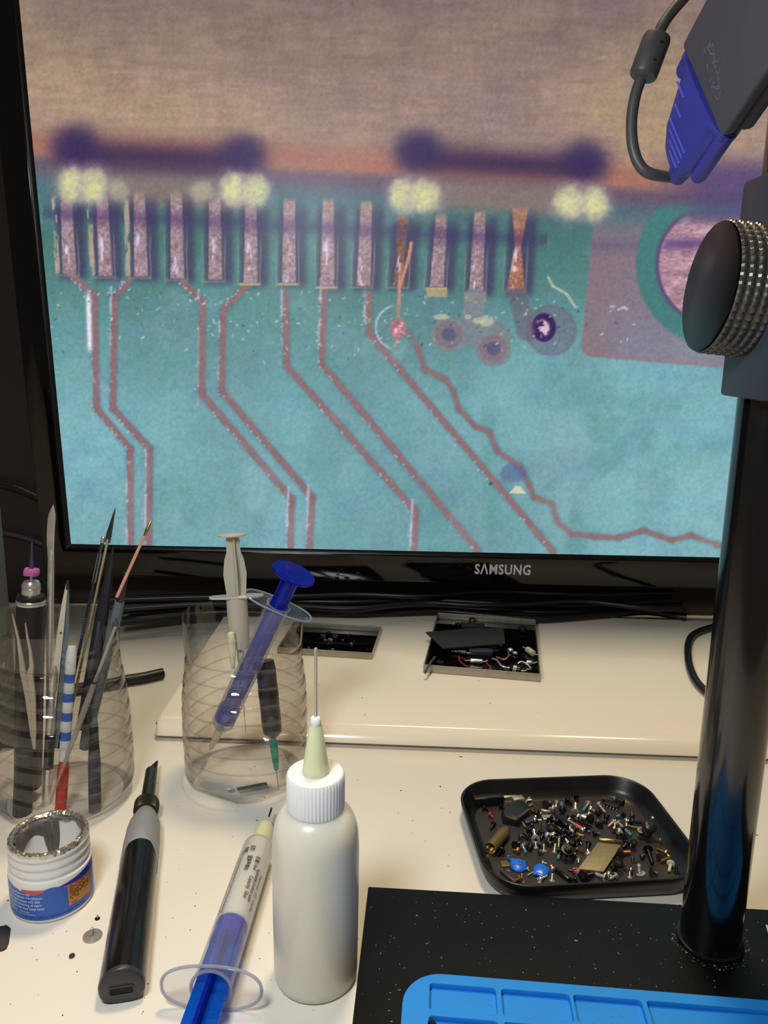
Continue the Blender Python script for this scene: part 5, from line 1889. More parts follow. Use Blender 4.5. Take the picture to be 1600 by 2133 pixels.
def metal_tray(name, label, quad, wall, wm, fm):
    """quad in pixels: back left, back right, front right, front left, at rim height"""
    zt = RZ + wall
    q = [G(x, y, zt) for x, y in quad]
    c_ = sum(q, Vector()) / 4
    c_.z = RZ + 0.0001
    d = ((q[1] - q[0]) + (q[2] - q[3])).normalized()
    t = thing(name, label, 'tray', c_, math.atan2(d.y, d.x))
    inv_ = Matrix.LocRotScale(t.location, t.rotation_quaternion, None).inverted()
    l = [inv_ @ p for p in q]
    w = (abs(l[1].x - l[0].x) + abs(l[2].x - l[3].x)) / 2
    h = (abs(l[0].y - l[3].y) + abs(l[1].y - l[2].y)) / 2
    th = 0.0009
    mb = MB()
    mb.box((0, -h / 2 + th / 2, wall / 2), (w, th, wall))
    mb.box((0, h / 2 - th / 2, wall / 2), (w, th, wall))
    for s in (-1, 1):
        mb.box((s * (w / 2 - th / 2), 0, wall / 2), (th, h - 2 * th, wall))
    mb.build('tray_wall', wm, t, bevel=0.0001)
    MB().box((0, 0, 0.0006), (w - 2 * th, h - 2 * th, 0.0011)).build('tray_base', fm, t)
    return t, RZ + 0.0013


lt_tray, LZ = metal_tray('magnetic_tray', 'shallow steel edged tray with few shiny bits, left one on the riser', [(601, 1294), (792, 1305), (779, 1361), (590, 1349)], 0.0062, 'brushed', 'gloss_black')
rt_tray, RZZ = metal_tray('magnetic_tray', 'steel edged tray heaped with diodes, wires and chips, right one on the riser', [(908, 1276), (1120, 1290), (1123, 1405), (886, 1384)], 0.0072, 'brushed', 'gloss_black')


def bit(name, label, cat, m, px, py, fn, z, yaw=0.0, group=None, bev=0.0):
    mb = MB()
    fn(mb)
    o = mb.build(name, m, None, bevel=bev, angle=40)
    o.location = G(px, py, z)
    o.rotation_euler = (0, 0, yaw)
    return tag(o, label, cat, group)


# left tray crumbs of solder and cut leads
spots = [(674, 1326, 0.0034, 'smoke', 'smoky flake at the left of the heap in the left riser tray'), (684, 1320, 0.003, 'dark_metal', 'dark metal flake at the back of the heap in the left riser tray'), (699, 1327, 0.0036, 'smoke', 'smoky flake at the right of the heap in the left riser tray'),
         (678, 1335, 0.0028, 'copper', 'copper brown chip at the front left of the heap in the left riser tray'), (688, 1334, 0.0030, 'chrome', 'bright silver shard in the middle of the left riser tray heap'), (685, 1344, 0.0032, 'dark_metal', 'dark metal flake at the front of the heap in the left riser tray'),
         (693, 1354, 0.0020, 'chrome', 'silver splinter by the front wall of the left riser tray'), (714, 1334, 0.0014, 'chrome', 'tiny silver grain right of the heap in the left riser tray'), (728, 1324, 0.0024, 'dark_metal', 'dark curled lead at the back right of the left riser tray'),
         (732, 1342, 0.0022, 'chrome', 'bright silver crumb at the right of the left riser tray'), (738, 1338, 0.0020, 'dark_metal', 'small dark crumb beside the bright silver crumb in the left riser tray'), (643, 1349, 0.0012, 'chrome', 'lone silver grain at the left front of the left riser tray'), (765, 1352, 0.0012, 'dark_metal', 'lone dark grain at the right front of the left riser tray')]
for k, (x, y, s, m_, lb) in enumerate(spots):
    r4 = random.Random(20 + k)

    def shard(mb, s=s, r4=r4):
        n = 7
        mb.loops([[(s * math.cos(2 * PI * i / n) * r4.uniform(0.6, 1.1), s * 0.7 * math.sin(2 * PI * i / n) * r4.uniform(0.6, 1.1), z) for i in range(n)] for z in (0, s * 0.3, s * 0.6)])
    bit('metal_crumb', lb, 'scrap', m_, x, y, shard, LZ, r4.uniform(0, 3), 'scraps in the left riser tray')

# right tray contents
zc_ = RZZ
bl = [(887, 1316), (905, 1315), (975, 1309), (1049, 1308), (1052, 1340), (922, 1350)]
bp = [G(x, y, RZZ + 0.0074) for x, y in bl]
c_ = sum(bp, Vector()) / len(bp)
mb = MB()
n_ = len(bp)
mb.add([p - c_ - Vector((0, 0, 0.0012)) for p in bp] + [p - c_ for p in bp], [tuple(range(n_ - 1, -1, -1)), tuple(range(n_, 2 * n_))] + [(i, (i + 1) % n_, n_ + (i + 1) % n_, n_ + i) for i in range(n_)])
o = mb.build('black_sheet', 'rubber_card', None, smooth=False)
o.location = c_
tag(o, 'pointed black plastic sheet lying across the right riser tray', 'sheet')


def chipbox(w, d, h):
    return lambda mb: mb.box((0, 0, h / 2), (w, d, h))


bit('black_chip', 'flat black chip block in front of the pointed sheet', 'chip', 'dark_slate', 1001, 1362, chipbox(0.022, 0.009, 0.0045), RZZ, -0.08, bev=0.0005)
bit('black_chip', 'narrow black chip beside the flat chip block, to its right', 'chip', 'screw_black', 1028, 1358, chipbox(0.009, 0.012, 0.0035), RZZ, 0.1, bev=0.0004)
bit('square_chip', 'grey square chip at the back of the right riser tray', 'chip', 'dark_slate', 985, 1305, chipbox(0.024, 0.009, 0.003), RZZ, -0.1, bev=0.0004)
bit('gold_component', 'small gold topped component at the back of the right riser tray', 'component', 'brass', 984, 1295, lambda mb: mb.lathe([(0.0034, 0), (0.0036, 0.001), (0.0036, 0.003), (0.0028, 0.0036)], 20), RZZ + 0.003)
bit('round_component', 'round dark component left of the gold topped one', 'component', 'dark_metal', 955, 1301, lambda mb: mb.lathe([(0.0034, 0), (0.0036, 0.0012), (0.0022, 0.0018)], 20), RZZ)
bit('rubber_lump', 'black rubbery lump at the back right of the right riser tray', 'component', 'cable', 1088, 1316, lambda mb: mb.lathe([(0.002, 0), (0.0045, 0.0015), (0.004, 0.004), (0.0015, 0.006)], 14, fr=lambda r, z, a: (r * (1 + 0.2 * math.sin(3 * a)), z)), RZZ)
bit('washer', 'flat dark ring washer at the left front of the right riser tray', 'washer', 'dark_metal', 917, 1380, lambda mb: mb.lathe([(0.0014, 0.0), (0.0033, 0.0), (0.0033, 0.0008), (0.0014, 0.0008), (0.0014, 0.0)], 24, cap0=False, cap1=False), RZZ + 0.0004)


def diode(name, label, px0, px1, r, m_, lead=0.5, z=None, group=None, cap=None):
    z = z or RZZ + r
    a, b = G(px0[0], px0[1], z), G(px1[0], px1[1], z)
    L = (b - a).length
    t = thing(name, label, 'component', a, frame_q(b - a, (0, 0, 1)), group)
    MB().lathe([(r * 0.5, 0), (r * 0.95, r * 0.25), (r, r * 0.6), (r, L - r * 0.6), (r * 0.95, L - r * 0.25), (r * 0.5, L)], 18).build('body', m_, t)
    MB().tube([Vector((0, 0, 0)), Vector((0, 0, -0.002)), Vector((0.0003, 0.002, -0.0048))], 0.0006, 8).build('lead', 'steel', t)
    MB().tube([Vector((0, 0, L)), Vector((0, 0, L + 0.002)), Vector((0.0004, -0.0022, L + 0.0042))], 0.0006, 8).build('lead', 'steel', t)
    if cap:
        MB().lathe([(r * 1.06, L * 0.35), (r * 1.06, L * 0.65)], 18).build('band', cap, t)
    return t


diode('glass_diode', 'shiny silver cylindrical component with bent leads above the red wires', (979, 1376), (1006, 1378), 0.0021, 'chrome')
diode('crystal', 'silver and black capsule component at the front right of the tray', (1062, 1392), (1086, 1397), 0.0036, 'screw_black', cap='chrome')
diode('silver_barrel', 'small silver barrel component at the far right of the tray front', (1096, 1380), (1109, 1381), 0.0022, 'chrome')
diode('pale_component', 'pale beige lug component by the right wall of the tray', (1098, 1352), (1112, 1362), 0.0030, 'ceramic')
diode('dark_barrel', 'dark barrel component in front of the pointed sheet at left', (952, 1357), (972, 1360), 0.0022, 'dark_metal')
bit('silver_bead', 'pale silver bead near the middle right of the right riser tray', 'component', 'chrome', 1063, 1358, lambda mb: mb.lathe([(0.001, 0), (0.0028, 0.0012), (0.0028, 0.0028), (0.001, 0.004)], 16), RZZ)
bit('silver_bead', 'bright silver bead right of the pale silver bead', 'component', 'chrome', 1073, 1363, lambda mb: mb.lathe([(0.001, 0), (0.0026, 0.0010), (0.0024, 0.0022), (0.001, 0.003)], 16), RZZ)
bit('beige_bead', 'small beige bead right of the narrow black chip', 'component', 'ceramic', 1042, 1346, lambda mb: mb.lathe([(0.001, 0), (0.0022, 0.0010), (0.002, 0.0022), (0.001, 0.003)], 16), RZZ)
bit('silver_clamp', 'bent silver clamp at the front right of the right riser tray', 'component', 'steel', 1093, 1393, lambda mb: mb.tube(spline([(-0.006, 0.002, 0.004), (-0.002, 0.004, 0.005), (0.003, 0.001, 0.003), (0.005, -0.004, 0.002)], 5), 0.0009, 8), RZZ)


def wire(name, label, pts, r, m_, z=0.002, group=None):
    p = spline([G(x, y, RZZ + z + dz) for x, y, dz in pts], 6)
    o = MB().tube([v - p[0] for v in p], r, 8).build(name, m_)
    o.location = p[0]
    return tag(o, label, 'wire', group)


wire('red_wire', 'thin red wire looping under the silver component, left one', [(956, 1367, 0), (958, 1377, 0), (966, 1384, 0.001), (978, 1391, 0.001), (992, 1396, 0)], 0.0006, 'red', group='thin red wires in the right riser tray')
wire('red_wire', 'thin red wire curving at the right end of the silver component', [(1014, 1381, 0), (1020, 1388, 0.001), (1023, 1396, 0)], 0.0006, 'red', group='thin red wires in the right riser tray')
wire('brown_wire', 'brown wire curling behind the silver leads', [(1034, 1369, 0.002), (1050, 1374, 0.002), (1058, 1368, 0.003), (1060, 1357, 0.002)], 0.0009, 'copper')
wire('silver_lead', 'long bent silver lead running to the capsule component', [(1026, 1372, 0.001), (1036, 1376, 0.002), (1046, 1388, 0.002), (1060, 1391, 0.001)], 0.0009, 'steel')
wire('grey_strip', 'grey bent strip hanging over the left front wall of the tray', [(906, 1369, 0.006), (897, 1380, 0.0078), (889, 1394, 0.006), (886, 1402, 0.002)], 0.0011, 'slate')

# ================================================================== CUT BOTTLE CUPS


def cup_thing(name, label, base, R0, R1, H, turns, seed, petal=0.0):
    """cut clear bottle: slanting grip ribs, uneven cut rim"""
    r5 = random.Random(seed)
    t = thing(name, label, 'cup', base)
    n, rows = 132, 150
    off = [r5.uniform(-1, 1) for _ in range(7)]
    rings = []
    for i in range(rows + 1):
        u = i / rows
        ring = []
        for j in range(n):
            a = 2 * PI * j / n
            cut = 0.0022 * (off[0] * math.sin(a + 1) + 0.5 * off[1] * math.sin(3 * a + off[2] * 3) + 0.35 * off[3] * math.sin(7 * a))
            z = 0.0006 + u * (H + cut - 0.0006)
            if z < 0.012:                           # footed base
                k = z / 0.012
                r = R0 * (0.80 + 0.20 * math.sin(k * PI / 2)) * (1 + petal * (1 - k) * 0.10 * math.cos(5 * a + 0.6))
            else:
                k = (z - 0.012) / (H - 0.012)
                belly = 0.03 * math.sin(PI * min(1, k * 1.3)) - 0.035 * math.exp(-((k - 0.72) / 0.16) ** 2)
                r = R0 + (R1 - R0) * k + R0 * belly
            amp = 0.0009 * min(1, max(0, (z - 0.010) / 0.006)) * min(1, max(0, (H - 0.014 - z) / 0.008))
            ph = z / 0.0118 * 2 * PI + turns * a + 0.9 * math.sin(a * 2 + seed)
            q = (ph / (2 * PI)) % 1.0 - 0.5
            r -= amp * 1.7 * math.exp(-(q / 0.13) ** 2)
            if u > 0.93:
                r *= 1 + 0.012 * math.sin(5 * a + seed) * (u - 0.93) / 0.07
            ring.append((r * math.cos(a), r * math.sin(a), z))
        rings.append(ring)
    mb = MB()
    mb.loops(rings, cap0=False, cap1=False)
    mb.build('ribbed_wall', 'pet', t, angle=80)
    mb = MB()
    mb.lathe([(R0 * 0.80, 0.0006), (R0 * 0.72, 0.0), (R0 * 0.60, 0.0012), (R0 * 0.3, 0.0032), (0.0012, 0.0040)], 66, cap0=False, fr=lambda r, z, a: (r, z + (0.0010 if petal and r > R0 * 0.3 else 0) * (0.5 + 0.5 * math.cos(5 * a))))
    mb.build('bottle_floor', 'pet_floor', t, angle=80)
    return t


tb = G(139, 1655, 0)
tH = zfor(tb, 1285)
TR0, TR1 = mm(tb, 137), mm((tb.x, tb.y, tH), 129)
tool_cup = cup_thing('tool_cup', 'clear ribbed cut bottle crammed with small tools, left one', tb, TR0, TR1, tH, 1, 3)
sbp = G(514, 1611, 0)
sH = zfor(sbp, 1281)
SR0, SR1 = mm(sbp, 124), mm((sbp.x, sbp.y, sH), 125)
syr_cup = cup_thing('syringe_cup', 'clear ribbed cut bottle holding syringes, in the middle of the desk', sbp, SR0, SR1, sH, 1, 8, petal=1.0)


def tool_axis(cup, p_low, p_top, R, H, floor=0.0045):
    """line of a leaning tool from image points on its axis: the upper point leans to the wall, the lower end stands on the cup floor"""
    return None


def place_tool(name, label, cat, low, top, Ylow, Ytop, xh=(1, 0, 0), group=None):
    """empty at the lower end; local Z runs up the tool. low/top: (px, py) at distances Ylow, Ytop"""
    a, b = YP(low[0], low[1], Ylow), YP(top[0], top[1], Ytop)
    t = thing(name, label, cat, a, frame_q(b - a, xh), group)
    return t, (b - a).length, a, (b - a).normalized()


Y0 = tb.y


def tl_row(a, d):
    return lambda row: along(a, d, row)


# --- engraving pen
t, L, a, d = place_tool('engraving_pen', 'black engraving pen with steel chuck and pink grinding bit standing in the tool cup', 'rotary tool', (58, 1640), (65, 1215), Y0 - 0.004, Y0 + 0.004)
f = tl_row(a, d)
r = mm(a, 27)
z0 = 0.0
zb = f(1240)
MB().lathe([(r * 0.85, 0), (r, 0.002), (r, f(1262)), (r * 0.98, zb)], 36).build('pen_body', 'black', t)
MB().lathe([(r * 1.03, f(1258)), (r * 1.05, f(1256)), (r * 1.05, f(1251)), (r * 1.0, f(1249))], 36).build('steel_ring', 'steel', t)
MB().lathe([(r * 0.97, f(1249)), (r * 0.93, f(1243)), (r * 0.62, f(1238))], 36).build('shoulder', 'black', t)
MB().lathe([(r * 0.64, f(1239)), (r * 0.66, f(1236)), (r * 0.66, f(1226)), (r * 0.60, f(1225)), (r * 0.66, f(1223)), (r * 0.66, f(1218)), (r * 0.52, f(1210)), (r * 0.30, f(1208))], 30).build('chuck', 'steel', t)
MB().lathe([(r * 0.09, f(1212)), (r * 0.09, f(1196))], 12).build('bit_shank', 'steel', t)
wh = MB().lathe([(r * 0.2, f(1199)), (r * 0.50, f(1198)), (r * 0.56, f(1195)), (r * 0.56, f(1188)), (r * 0.50, f(1185)), (r * 0.2, f(1184))], 26, fr=lambda q, z, an: (q * (1 + 0.05 * math.sin(5 * an)), z + 0.0002 * math.sin(3 * an))).build('grinding_wheel', 'pink', t)
MB().lathe([(r * 0.16, f(1185)), (r * 0.13, f(1168)), (r * 0.09, f(1150)), (r * 0.05, f(1129))], 14).build('bit_point', 'anodized', t)

# --- steel spudger with flat curved blade
t, L, a, d = place_tool('steel_spudger', 'polished steel spudger with a curved flat blade, tallest at the left of the tool cup', 'spudger', (101, 1600), (108, 1052), Y0 + 0.004, Y0 + 0.014)
f = tl_row(a, d)
r = mm(a + d * L * 0.7, 6.9)
mb = MB()
mb.lathe([(r * 0.7, 0), (r, 0.002), (r, f(1185)), (r * 0.96, f(1165))], 22)
mb.build('round_shaft', 'steel', t)
rings = []
for k in range(13):
    u = k / 12
    z = f(1166) + (f(1051) - f(1166)) * u
    w = r * (0.95 + 0.22 * math.sin(u * PI * 0.9)) * (1 if u < 0.75 else max(0.08, 1 - ((u - 0.75) / 0.25) ** 2))
    th = r * (0.9 - 0.78 * min(1, u * 4))
    xo = r * (-0.35 * math.sin(u * PI) + 0.45 * u ** 2)
    rings.append([(xo + w * x, th * y, z) for x, y in [(math.cos(2 * PI * i / 16), math.sin(2 * PI * i / 16)) for i in range(16)]])
MB().loops(rings).build('flat_blade', 'brushed', t, angle=60)

# --- ivory plastic tool with a hole
t, L, a, d = place_tool('ivory_tweezers', 'ivory plastic tweezers with a dark hole and dark tip, in the tool cup', 'tweezers', (108, 1560), (141, 1211), Y0 - 0.008, Y0 + 0.010)
f = tl_row(a, d)
k = mm(a + d * L * 0.6, 1)
for s, nm, m_ in ((-1, 'front_arm', 'ceramic'), (1, 'rear_arm', 'tool_grey')):
    rings = []
    for u, w in ((0, 9), (0.3, 15), (0.72, 13), (0.85, 10), (0.95, 5.5), (1.0, 4)):
        z = f(1211) * u
        th = 2.0 * k
        yo = s * k * (5.5 - 4.0 * u)
        xo = k * (-5 * (u < 0.9) * (1 - u) * 0 - (6 if s < 0 else -6) * (1 - u ** 4) * 0.9)
        rings.append([(xo + w * k * 0.5 * x, yo + th * y * 0.5, z) for x, y in rrect(2, 2, 0.6, 3)])
    arm = MB().loops(rings).build(nm, m_, t, angle=50)
    if s < 0:
        MB().lathe([(2.4 * k, -0.0003), (2.4 * k, 0.0003)], 18, Matrix.Translation((-2.6 * k, -5.5 * k + 1.9 * k, f(1318))) @ Matrix.Rotation(PI / 2, 4, 'X')).build('rivet_hole', 'olive', arm)
MB().loops([[(4.2 * k * x, 4.0 * k * y, z) for x, y in rrect(1.4, 1.4, 0.5, 3)] for z in (f(1228), f(1210))]).build('tip_sleeve', 'dark_metal', t)

# --- dark tweezers with a steel blade
t, L, a, d = place_tool('hobby_knife', 'dark hobby knife with a pointed grey blade, tall in the tool cup', 'knife', (128, 1560), (222, 1120), Y0 + 0.000, Y0 + 0.020)
f = tl_row(a, d)
k = mm(a + d * L, 1)
for xo, w, m_, r0, r1, nm in ((-6.5, 6.5, 'navy_black', 0, 1130, 'black_handle'), (-6.5, 8.5, 'tool_grey', 1155, 1215, 'grey_sleeve'), (3.5, 5.0, 'bronze', 0, 1122, 'gold_side_plate')):
    z0, z1 = (0.0 if r0 == 0 else f(r1)), (f(r1) if r0 == 0 else f(r0))
    mb = MB()
    mb.box((xo * k, 0, (z0 + z1) / 2), (w * k, 5 * k, abs(z1 - z0)))
    mb.build(nm, m_, t, bevel=0.0004)
MB().lathe([(4.0 * k, f(1132)), (4.4 * k, f(1130)), (4.4 * k, f(1122)), (3.2 * k, f(1119))], 16, Matrix.Translation((-6.5 * k, 0, 0))).build('steel_cap', 'steel', t)
mb = MB()
bl_ = [(-1.5, f(1130)), (9.5, f(1130)), (9.8, f(1118)), (6.2, f(1062)), (4.6, f(1056)), (2.5, f(1070)), (-2.2, f(1110))]
mb.add([(x * k, -0.8 * k, z) for x, z in bl_] + [(x * k, 0.8 * k, z) for x, z in bl_], [tuple(range(6, -1, -1)), tuple(range(7, 14))] + [(i, (i + 1) % 7, 7 + (i + 1) % 7, 7 + i) for i in range(7)])
mb.build('knife_blade', 'dark_metal', t, bevel=0.0002)
for i in range(9):
    z = f(1300) + (f(1330) - f(1300)) * (i - 2) / 6
    MB().box((-6.5 * k, -2.7 * k, z), (6.4 * k, 0.6 * k, 1.6 * k)).build('grip_ridge', 'slate', t)

# --- nylon spudgers
for nm, lb, low, top, Yl, Yt, w0, m_, tipw in (('nylon_spudger', 'broad blue black nylon spudger with a pointed tip in the tool cup', (168, 1520), (236, 1140), Y0 - 0.006, Y0 + 0.014, 23, 'navy_black', 3),
                                       ('nylon_spudger', 'dark grey nylon spudger with slim chisel tip, right of the blue black one', (172, 1560), (236, 1183), Y0 + 0.006, Y0 + 0.018, 17, 'tool_grey', 3)):
    t, L, a, d = place_tool(nm, lb, 'spudger', low, top, Yl, Yt, group='nylon spudgers in the tool cup')
    k = mm(a + d * L * 0.7, 1)
    rings = []
    for u, w, th in ((0, w0 * 0.7, 8), (0.02, w0 * 0.85, 9), (0.4, w0, 10), (0.66, w0, 9), (0.80, w0 * 0.72, 6), (0.93, w0 * 0.36, 3.5), (1.0, tipw, 1.6)):
        rings.append([(w * k * 0.5 * x, th * k * 0.5 * y, u * L) for x, y in rrect(2, 2, 0.7, 3)])
    o = MB().loops(rings).build('spudger_body', 'navy_black' if m_ == 'navy_black' else 'dark_slate', t, angle=50)
    MB().box((0, -5.2 * k, L * 0.45), (w0 * 0.25 * k, 0.8 * k, L * 0.3)).build('moulded_line', 'dark_slate', t, bevel=0.0002)

# --- scriber with salmon rod and blue grey handle
t, L, a, d = place_tool('metal_scriber', 'blue grey handled scriber with salmon coloured rod and gold tip in the tool cup', 'scriber', (176, 1560), (250, 1250), Y0 + 0.004, Y0 + 0.010)
f = tl_row(a, d)
k = mm(a + d * L, 1)
MB().lathe([(8 * k, 0), (10.5 * k, 0.002), (11.5 * k, f(1330)), (10.5 * k, f(1262)), (9.5 * k, f(1253))], 24).build('handle', 'tool_grey', t)
MB().lathe([(7.6 * k, f(1255)), (7.4 * k, f(1245)), (5.8 * k, f(1210)), (5.0 * k, f(1196)), (4.4 * k, f(1194))], 20).build('ferrule', 'dark_metal', t)
aW = Matrix.LocRotScale(t.location, t.rotation_quaternion, None)
r0, r1, r2 = YP(243, 1244, Y0 + 0.004), YP(301, 1116, Y0 + 0.014), YP(315, 1084, Y0 + 0.0165)
ai = aW.inverted()
MB().tube([ai @ r0, ai @ r1], 3.3 * k, 8).build('salmon_rod', 'salmon', t)
MB().tube([ai @ (r1 - (r2 - r1) * 0.05), ai @ (r1 + (r2 - r1) * 0.3), ai @ (r1 + (r2 - r1) * 0.75), ai @ r2], [2.6 * k, 3.6 * k, 3.0 * k, 0.8 * k], 10).build('gold_tip', 'brass', t)

# --- steel fine tweezers at the front wall
t, L, a, d = place_tool('steel_tweezers', 'steel fine-tip tweezers with two slender arms at the front left of the cup', 'tweezers', (72, 1560), (56, 1296), Y0 - 0.018, Y0 - 0.026)
aI = Matrix.LocRotScale(t.location, t.rotation_quaternion, None).inverted()
for nm, pts, ws in (('right_arm', [(72, 1560), (72, 1520), (68, 1450), (62, 1404), (66, 1388), (63, 1355), (57, 1325), (53, 1298)], [5, 8, 13, 14, 9, 5, 3.4, 1.2]),
                    ('left_arm', [(68, 1560), (66, 1520), (58, 1450), (48, 1400), (44, 1370), (38, 1330), (31, 1300), (26, 1279)], [5, 8, 12, 13, 9, 5, 3.4, 1.2])):
    rings = []
    for i, ((x, y), w) in enumerate(zip(pts, ws)):
        p = aI @ YP(x, y, Y0 - 0.018 - 0.008 * (1560 - y) / 280 + (0.004 if nm == 'left_arm' else 0))
        kk = mm(a, 1)
        rings.append([(p.x + w * kk * 0.5 * x_, p.y + 0.0007 * y_, p.z) for x_, y_ in rrect(2, 2, 0.5, 3)])
    MB().loops(rings).build(nm, 'brushed', t, angle=50)

# --- frosted pipette
t, L, a, d = place_tool('plastic_pipette', 'frosted thin plastic pipette leaning across the front of the tool cup', 'pipette', (104, 1672), (240, 1306), Y0 - 0.030, Y0 - 0.014)
f = tl_row(a, d)
k = mm(a, 1)
MB().lathe([(1.6 * k, 0), (2.6 * k, f(1620)), (5.2 * k, f(1540)), (6.2 * k, f(1480)), (5.4 * k, f(1423))], 16).build('pipette_tube', 'frost', t)
MB().lathe([(4.4 * k, f(1424)), (3.6 * k, f(1405)), (3.2 * k, f(1350)), (2.6 * k, f(1306))], 14).build('pipette_neck', 'frost', t)
MB().lathe([(5.6 * k, f(1424)), (5.6 * k, f(1420))], 16).build('joint_ring', 'dark_metal', t)

# --- red end pen, grey marker, flat steel file
t, L, a, d = place_tool('red_end_pen', 'white and blue pen with a red end standing at the front of the tool cup', 'pen', (126, 1690), (150, 1345), Y0 - 0.024, Y0 - 0.004)
f = tl_row(a, d)
k = mm(a, 1)
MB().lathe([(10 * k, 0), (11.5 * k, 0.001), (11.5 * k, f(1600)), (9 * k, f(1585)), (8 * k, f(1580))], 20).build('red_end', 'red', t)
MB().lathe([(9.6 * k, f(1584)), (10.5 * k, f(1560)), (10.5 * k, f(1360)), (8 * k, f(1346))], 20).build('white_body', 'white_plain', t)
for r0 in (1410, 1450, 1490, 1530):
    MB().lathe([(10.62 * k, f(r0 + 11)), (10.7 * k, f(r0 + 9)), (10.7 * k, f(r0 - 5)), (10.62 * k, f(r0 - 7))], 20).build('blue_band', 'blue_plain', t)
t, L, a, d = place_tool('grey_marker', 'slim dark grey marker with a pointed black top at the right of the tool cup', 'marker', (198, 1700), (195, 1472), Y0 - 0.018, Y0 - 0.008)
f = tl_row(a, d)
k = mm(a, 1)
MB().lathe([(11 * k, 0), (12.5 * k, 0.001), (12.5 * k, f(1590)), (11 * k, f(1560))], 20).build('marker_body', 'slate', t)
MB().lathe([(10.5 * k, f(1561)), (9.5 * k, f(1535)), (8.5 * k, f(1512))], 20).build('dark_collar', 'ink', t)
MB().lathe([(8.5 * k, f(1513)), (6.5 * k, f(1486)), (1.2 * k, f(1472))], 18).build('pointed_top', 'tool_grey', t)
t, L, a, d = place_tool('black_screwdriver', 'thick black screwdriver handle low in the tool cup', 'screwdriver', (46, 1705), (62, 1400), Y0 - 0.022, Y0 - 0.006)
f = tl_row(a, d)
k = mm(a, 1)
MB().lathe([(14 * k, 0), (19 * k, 0.002), (20 * k, f(1640)), (16 * k, f(1560)), (13 * k, f(1480)), (8 * k, f(1410))], 10).build('fluted_handle', 'black', t, angle=25)
MB().lathe([(16.6 * k, f(1572)), (17.4 * k, f(1568)), (16.4 * k, f(1556))], 24).build('grip_ring', 'case_grey', t)
t, L, a, d = place_tool('chrome_screwdriver', 'chrome barrelled precision screwdriver low in the middle of the tool cup', 'screwdriver', (96, 1690), (112, 1385), Y0 - 0.012, Y0 - 0.002)
f = tl_row(a, d)
k = mm(a, 1)
MB().lathe([(8 * k, 0), (9.5 * k, 0.001), (9.5 * k, f(1480)), (7 * k, f(1470)), (7 * k, f(1440)), (9 * k, f(1436)), (9 * k, f(1400)), (5 * k, f(1386))], 22).build('chrome_barrel', 'chrome', t)
MB().lathe([(9.7 * k, f(1600)), (9.9 * k, f(1598)), (9.9 * k, f(1530)), (9.7 * k, f(1528))], 22).build('grip_sleeve', 'navy_black', t)

# ================================================================== SYRINGES IN THE MIDDLE CUP
Y1 = sbp.y
# white syringe
t, L, a, d = place_tool('white_syringe', 'old ivory white syringe with pulled plunger standing in the middle cup', 'syringe', (503, 1395), (484, 1113), Y1 + 0.000, Y1 + 0.014)
f = tl_row(a, d)
k = mm(a + d * L * 0.5, 1)
bl0, fl0 = f(1352), f(1243)
MB().lathe([(7 * k, bl0 - 0.001), (20 * k, bl0 + 0.001), (21.5 * k, bl0 + 0.003), (21.5 * k, fl0)], 30, cap1=False).build('barrel', 'natural', t)
MB().loops([[(x, y, z) for x, y in oval(57 * k, 22 * k, 40)] for z in (fl0 - 0.0006, fl0 + 0.0010)]).build('finger_flange', 'natural', t, bevel=0.0004)
for rot in (0, PI / 2):
    rings = []
    for row, w in ((1300, 19), (1240, 20), (1195, 24), (1165, 20), (1150, 14.5), (1117, 13.5)):
        rings.append([(w * k * x, 1.6 * k * y, f(row)) for x, y in rrect(2, 2, 0.2, 2)])
    MB().loops(rings, X=Matrix.Rotation(rot + 0.35, 4, 'Z')).build('plunger_rib', 'natural', t)
MB().lathe([(22 * k, f(1118)), (29 * k, f(1116.5)), (29 * k, f(1113)), (27 * k, f(1112))], 36).build('thumb_disc', 'natural', t)
MB().lathe([(3 * k, f(1400)), (4 * k, f(1398)), (7 * k, f(1375)), (7.5 * k, bl0)], 18).build('nozzle', 'lime', t)
MB().lathe([(0.9 * k, 0 - 0.045), (0.9 * k, f(1398))], 8).build('needle', 'steel', t)
# small yellow cap leaning beside it
t, L, a, d = place_tool('needle_cap', 'cream needle cap leaning against the left of the white syringe', 'cap', (486, 1392), (481, 1318), Y1 - 0.010, Y1 - 0.006)
k = mm(a, 1)
MB().lathe([(4 * k, 0), (6.5 * k, L * 0.3), (8.5 * k, L * 0.7), (7 * k, L), (5 * k, L * 1.02)], 18).build('cap_body', 'cone', t)
MB().lathe([(8.9 * k, L * 0.70), (8.9 * k, L * 0.76)], 18).build('cap_ring', 'lime', t)

# blue plunger syringe, leaning to the right
t, L, a, d = place_tool('blue_syringe', 'clear syringe with translucent blue plunger leaning right out of the middle cup', 'syringe', (447, 1542), (612, 1194), Y1 - 0.008, Y1 - 0.024)
f = tl_row(a, d)
k = mm(a + d * L * 0.7, 1)
fl0 = f(1263)
b0 = f(1512)
br = 24.5 * k
MB().lathe([(5 * k, b0 - 0.003), (16 * k, b0 - 0.001), (br, b0 + 0.003), (br, fl0)], 36, cap0=False, cap1=False).build('barrel', 'barrel', t)
mb = MB()
ci = [(br * 0.92 * math.cos(2 * PI * i / 48), br * 0.92 * math.sin(2 * PI * i / 48)) for i in range(48)]
o1 = oval(73 * k, 31 * k)
mb.loops([[(x, y, fl0) for x, y in ci], [(x * .985, y * .97, fl0 - 0.0002) for x, y in o1], [(x, y, fl0 + 0.0004) for x, y in o1], [(x, y, fl0 + 0.0012) for x, y in o1], [(x * .985, y * .97, fl0 + 0.0018) for x, y in o1], [(x, y, fl0 + 0.0016) for x, y in ci]], cap0=False, cap1=False)
fl_o = mb.build('finger_flange', 'clear', t, angle=50)
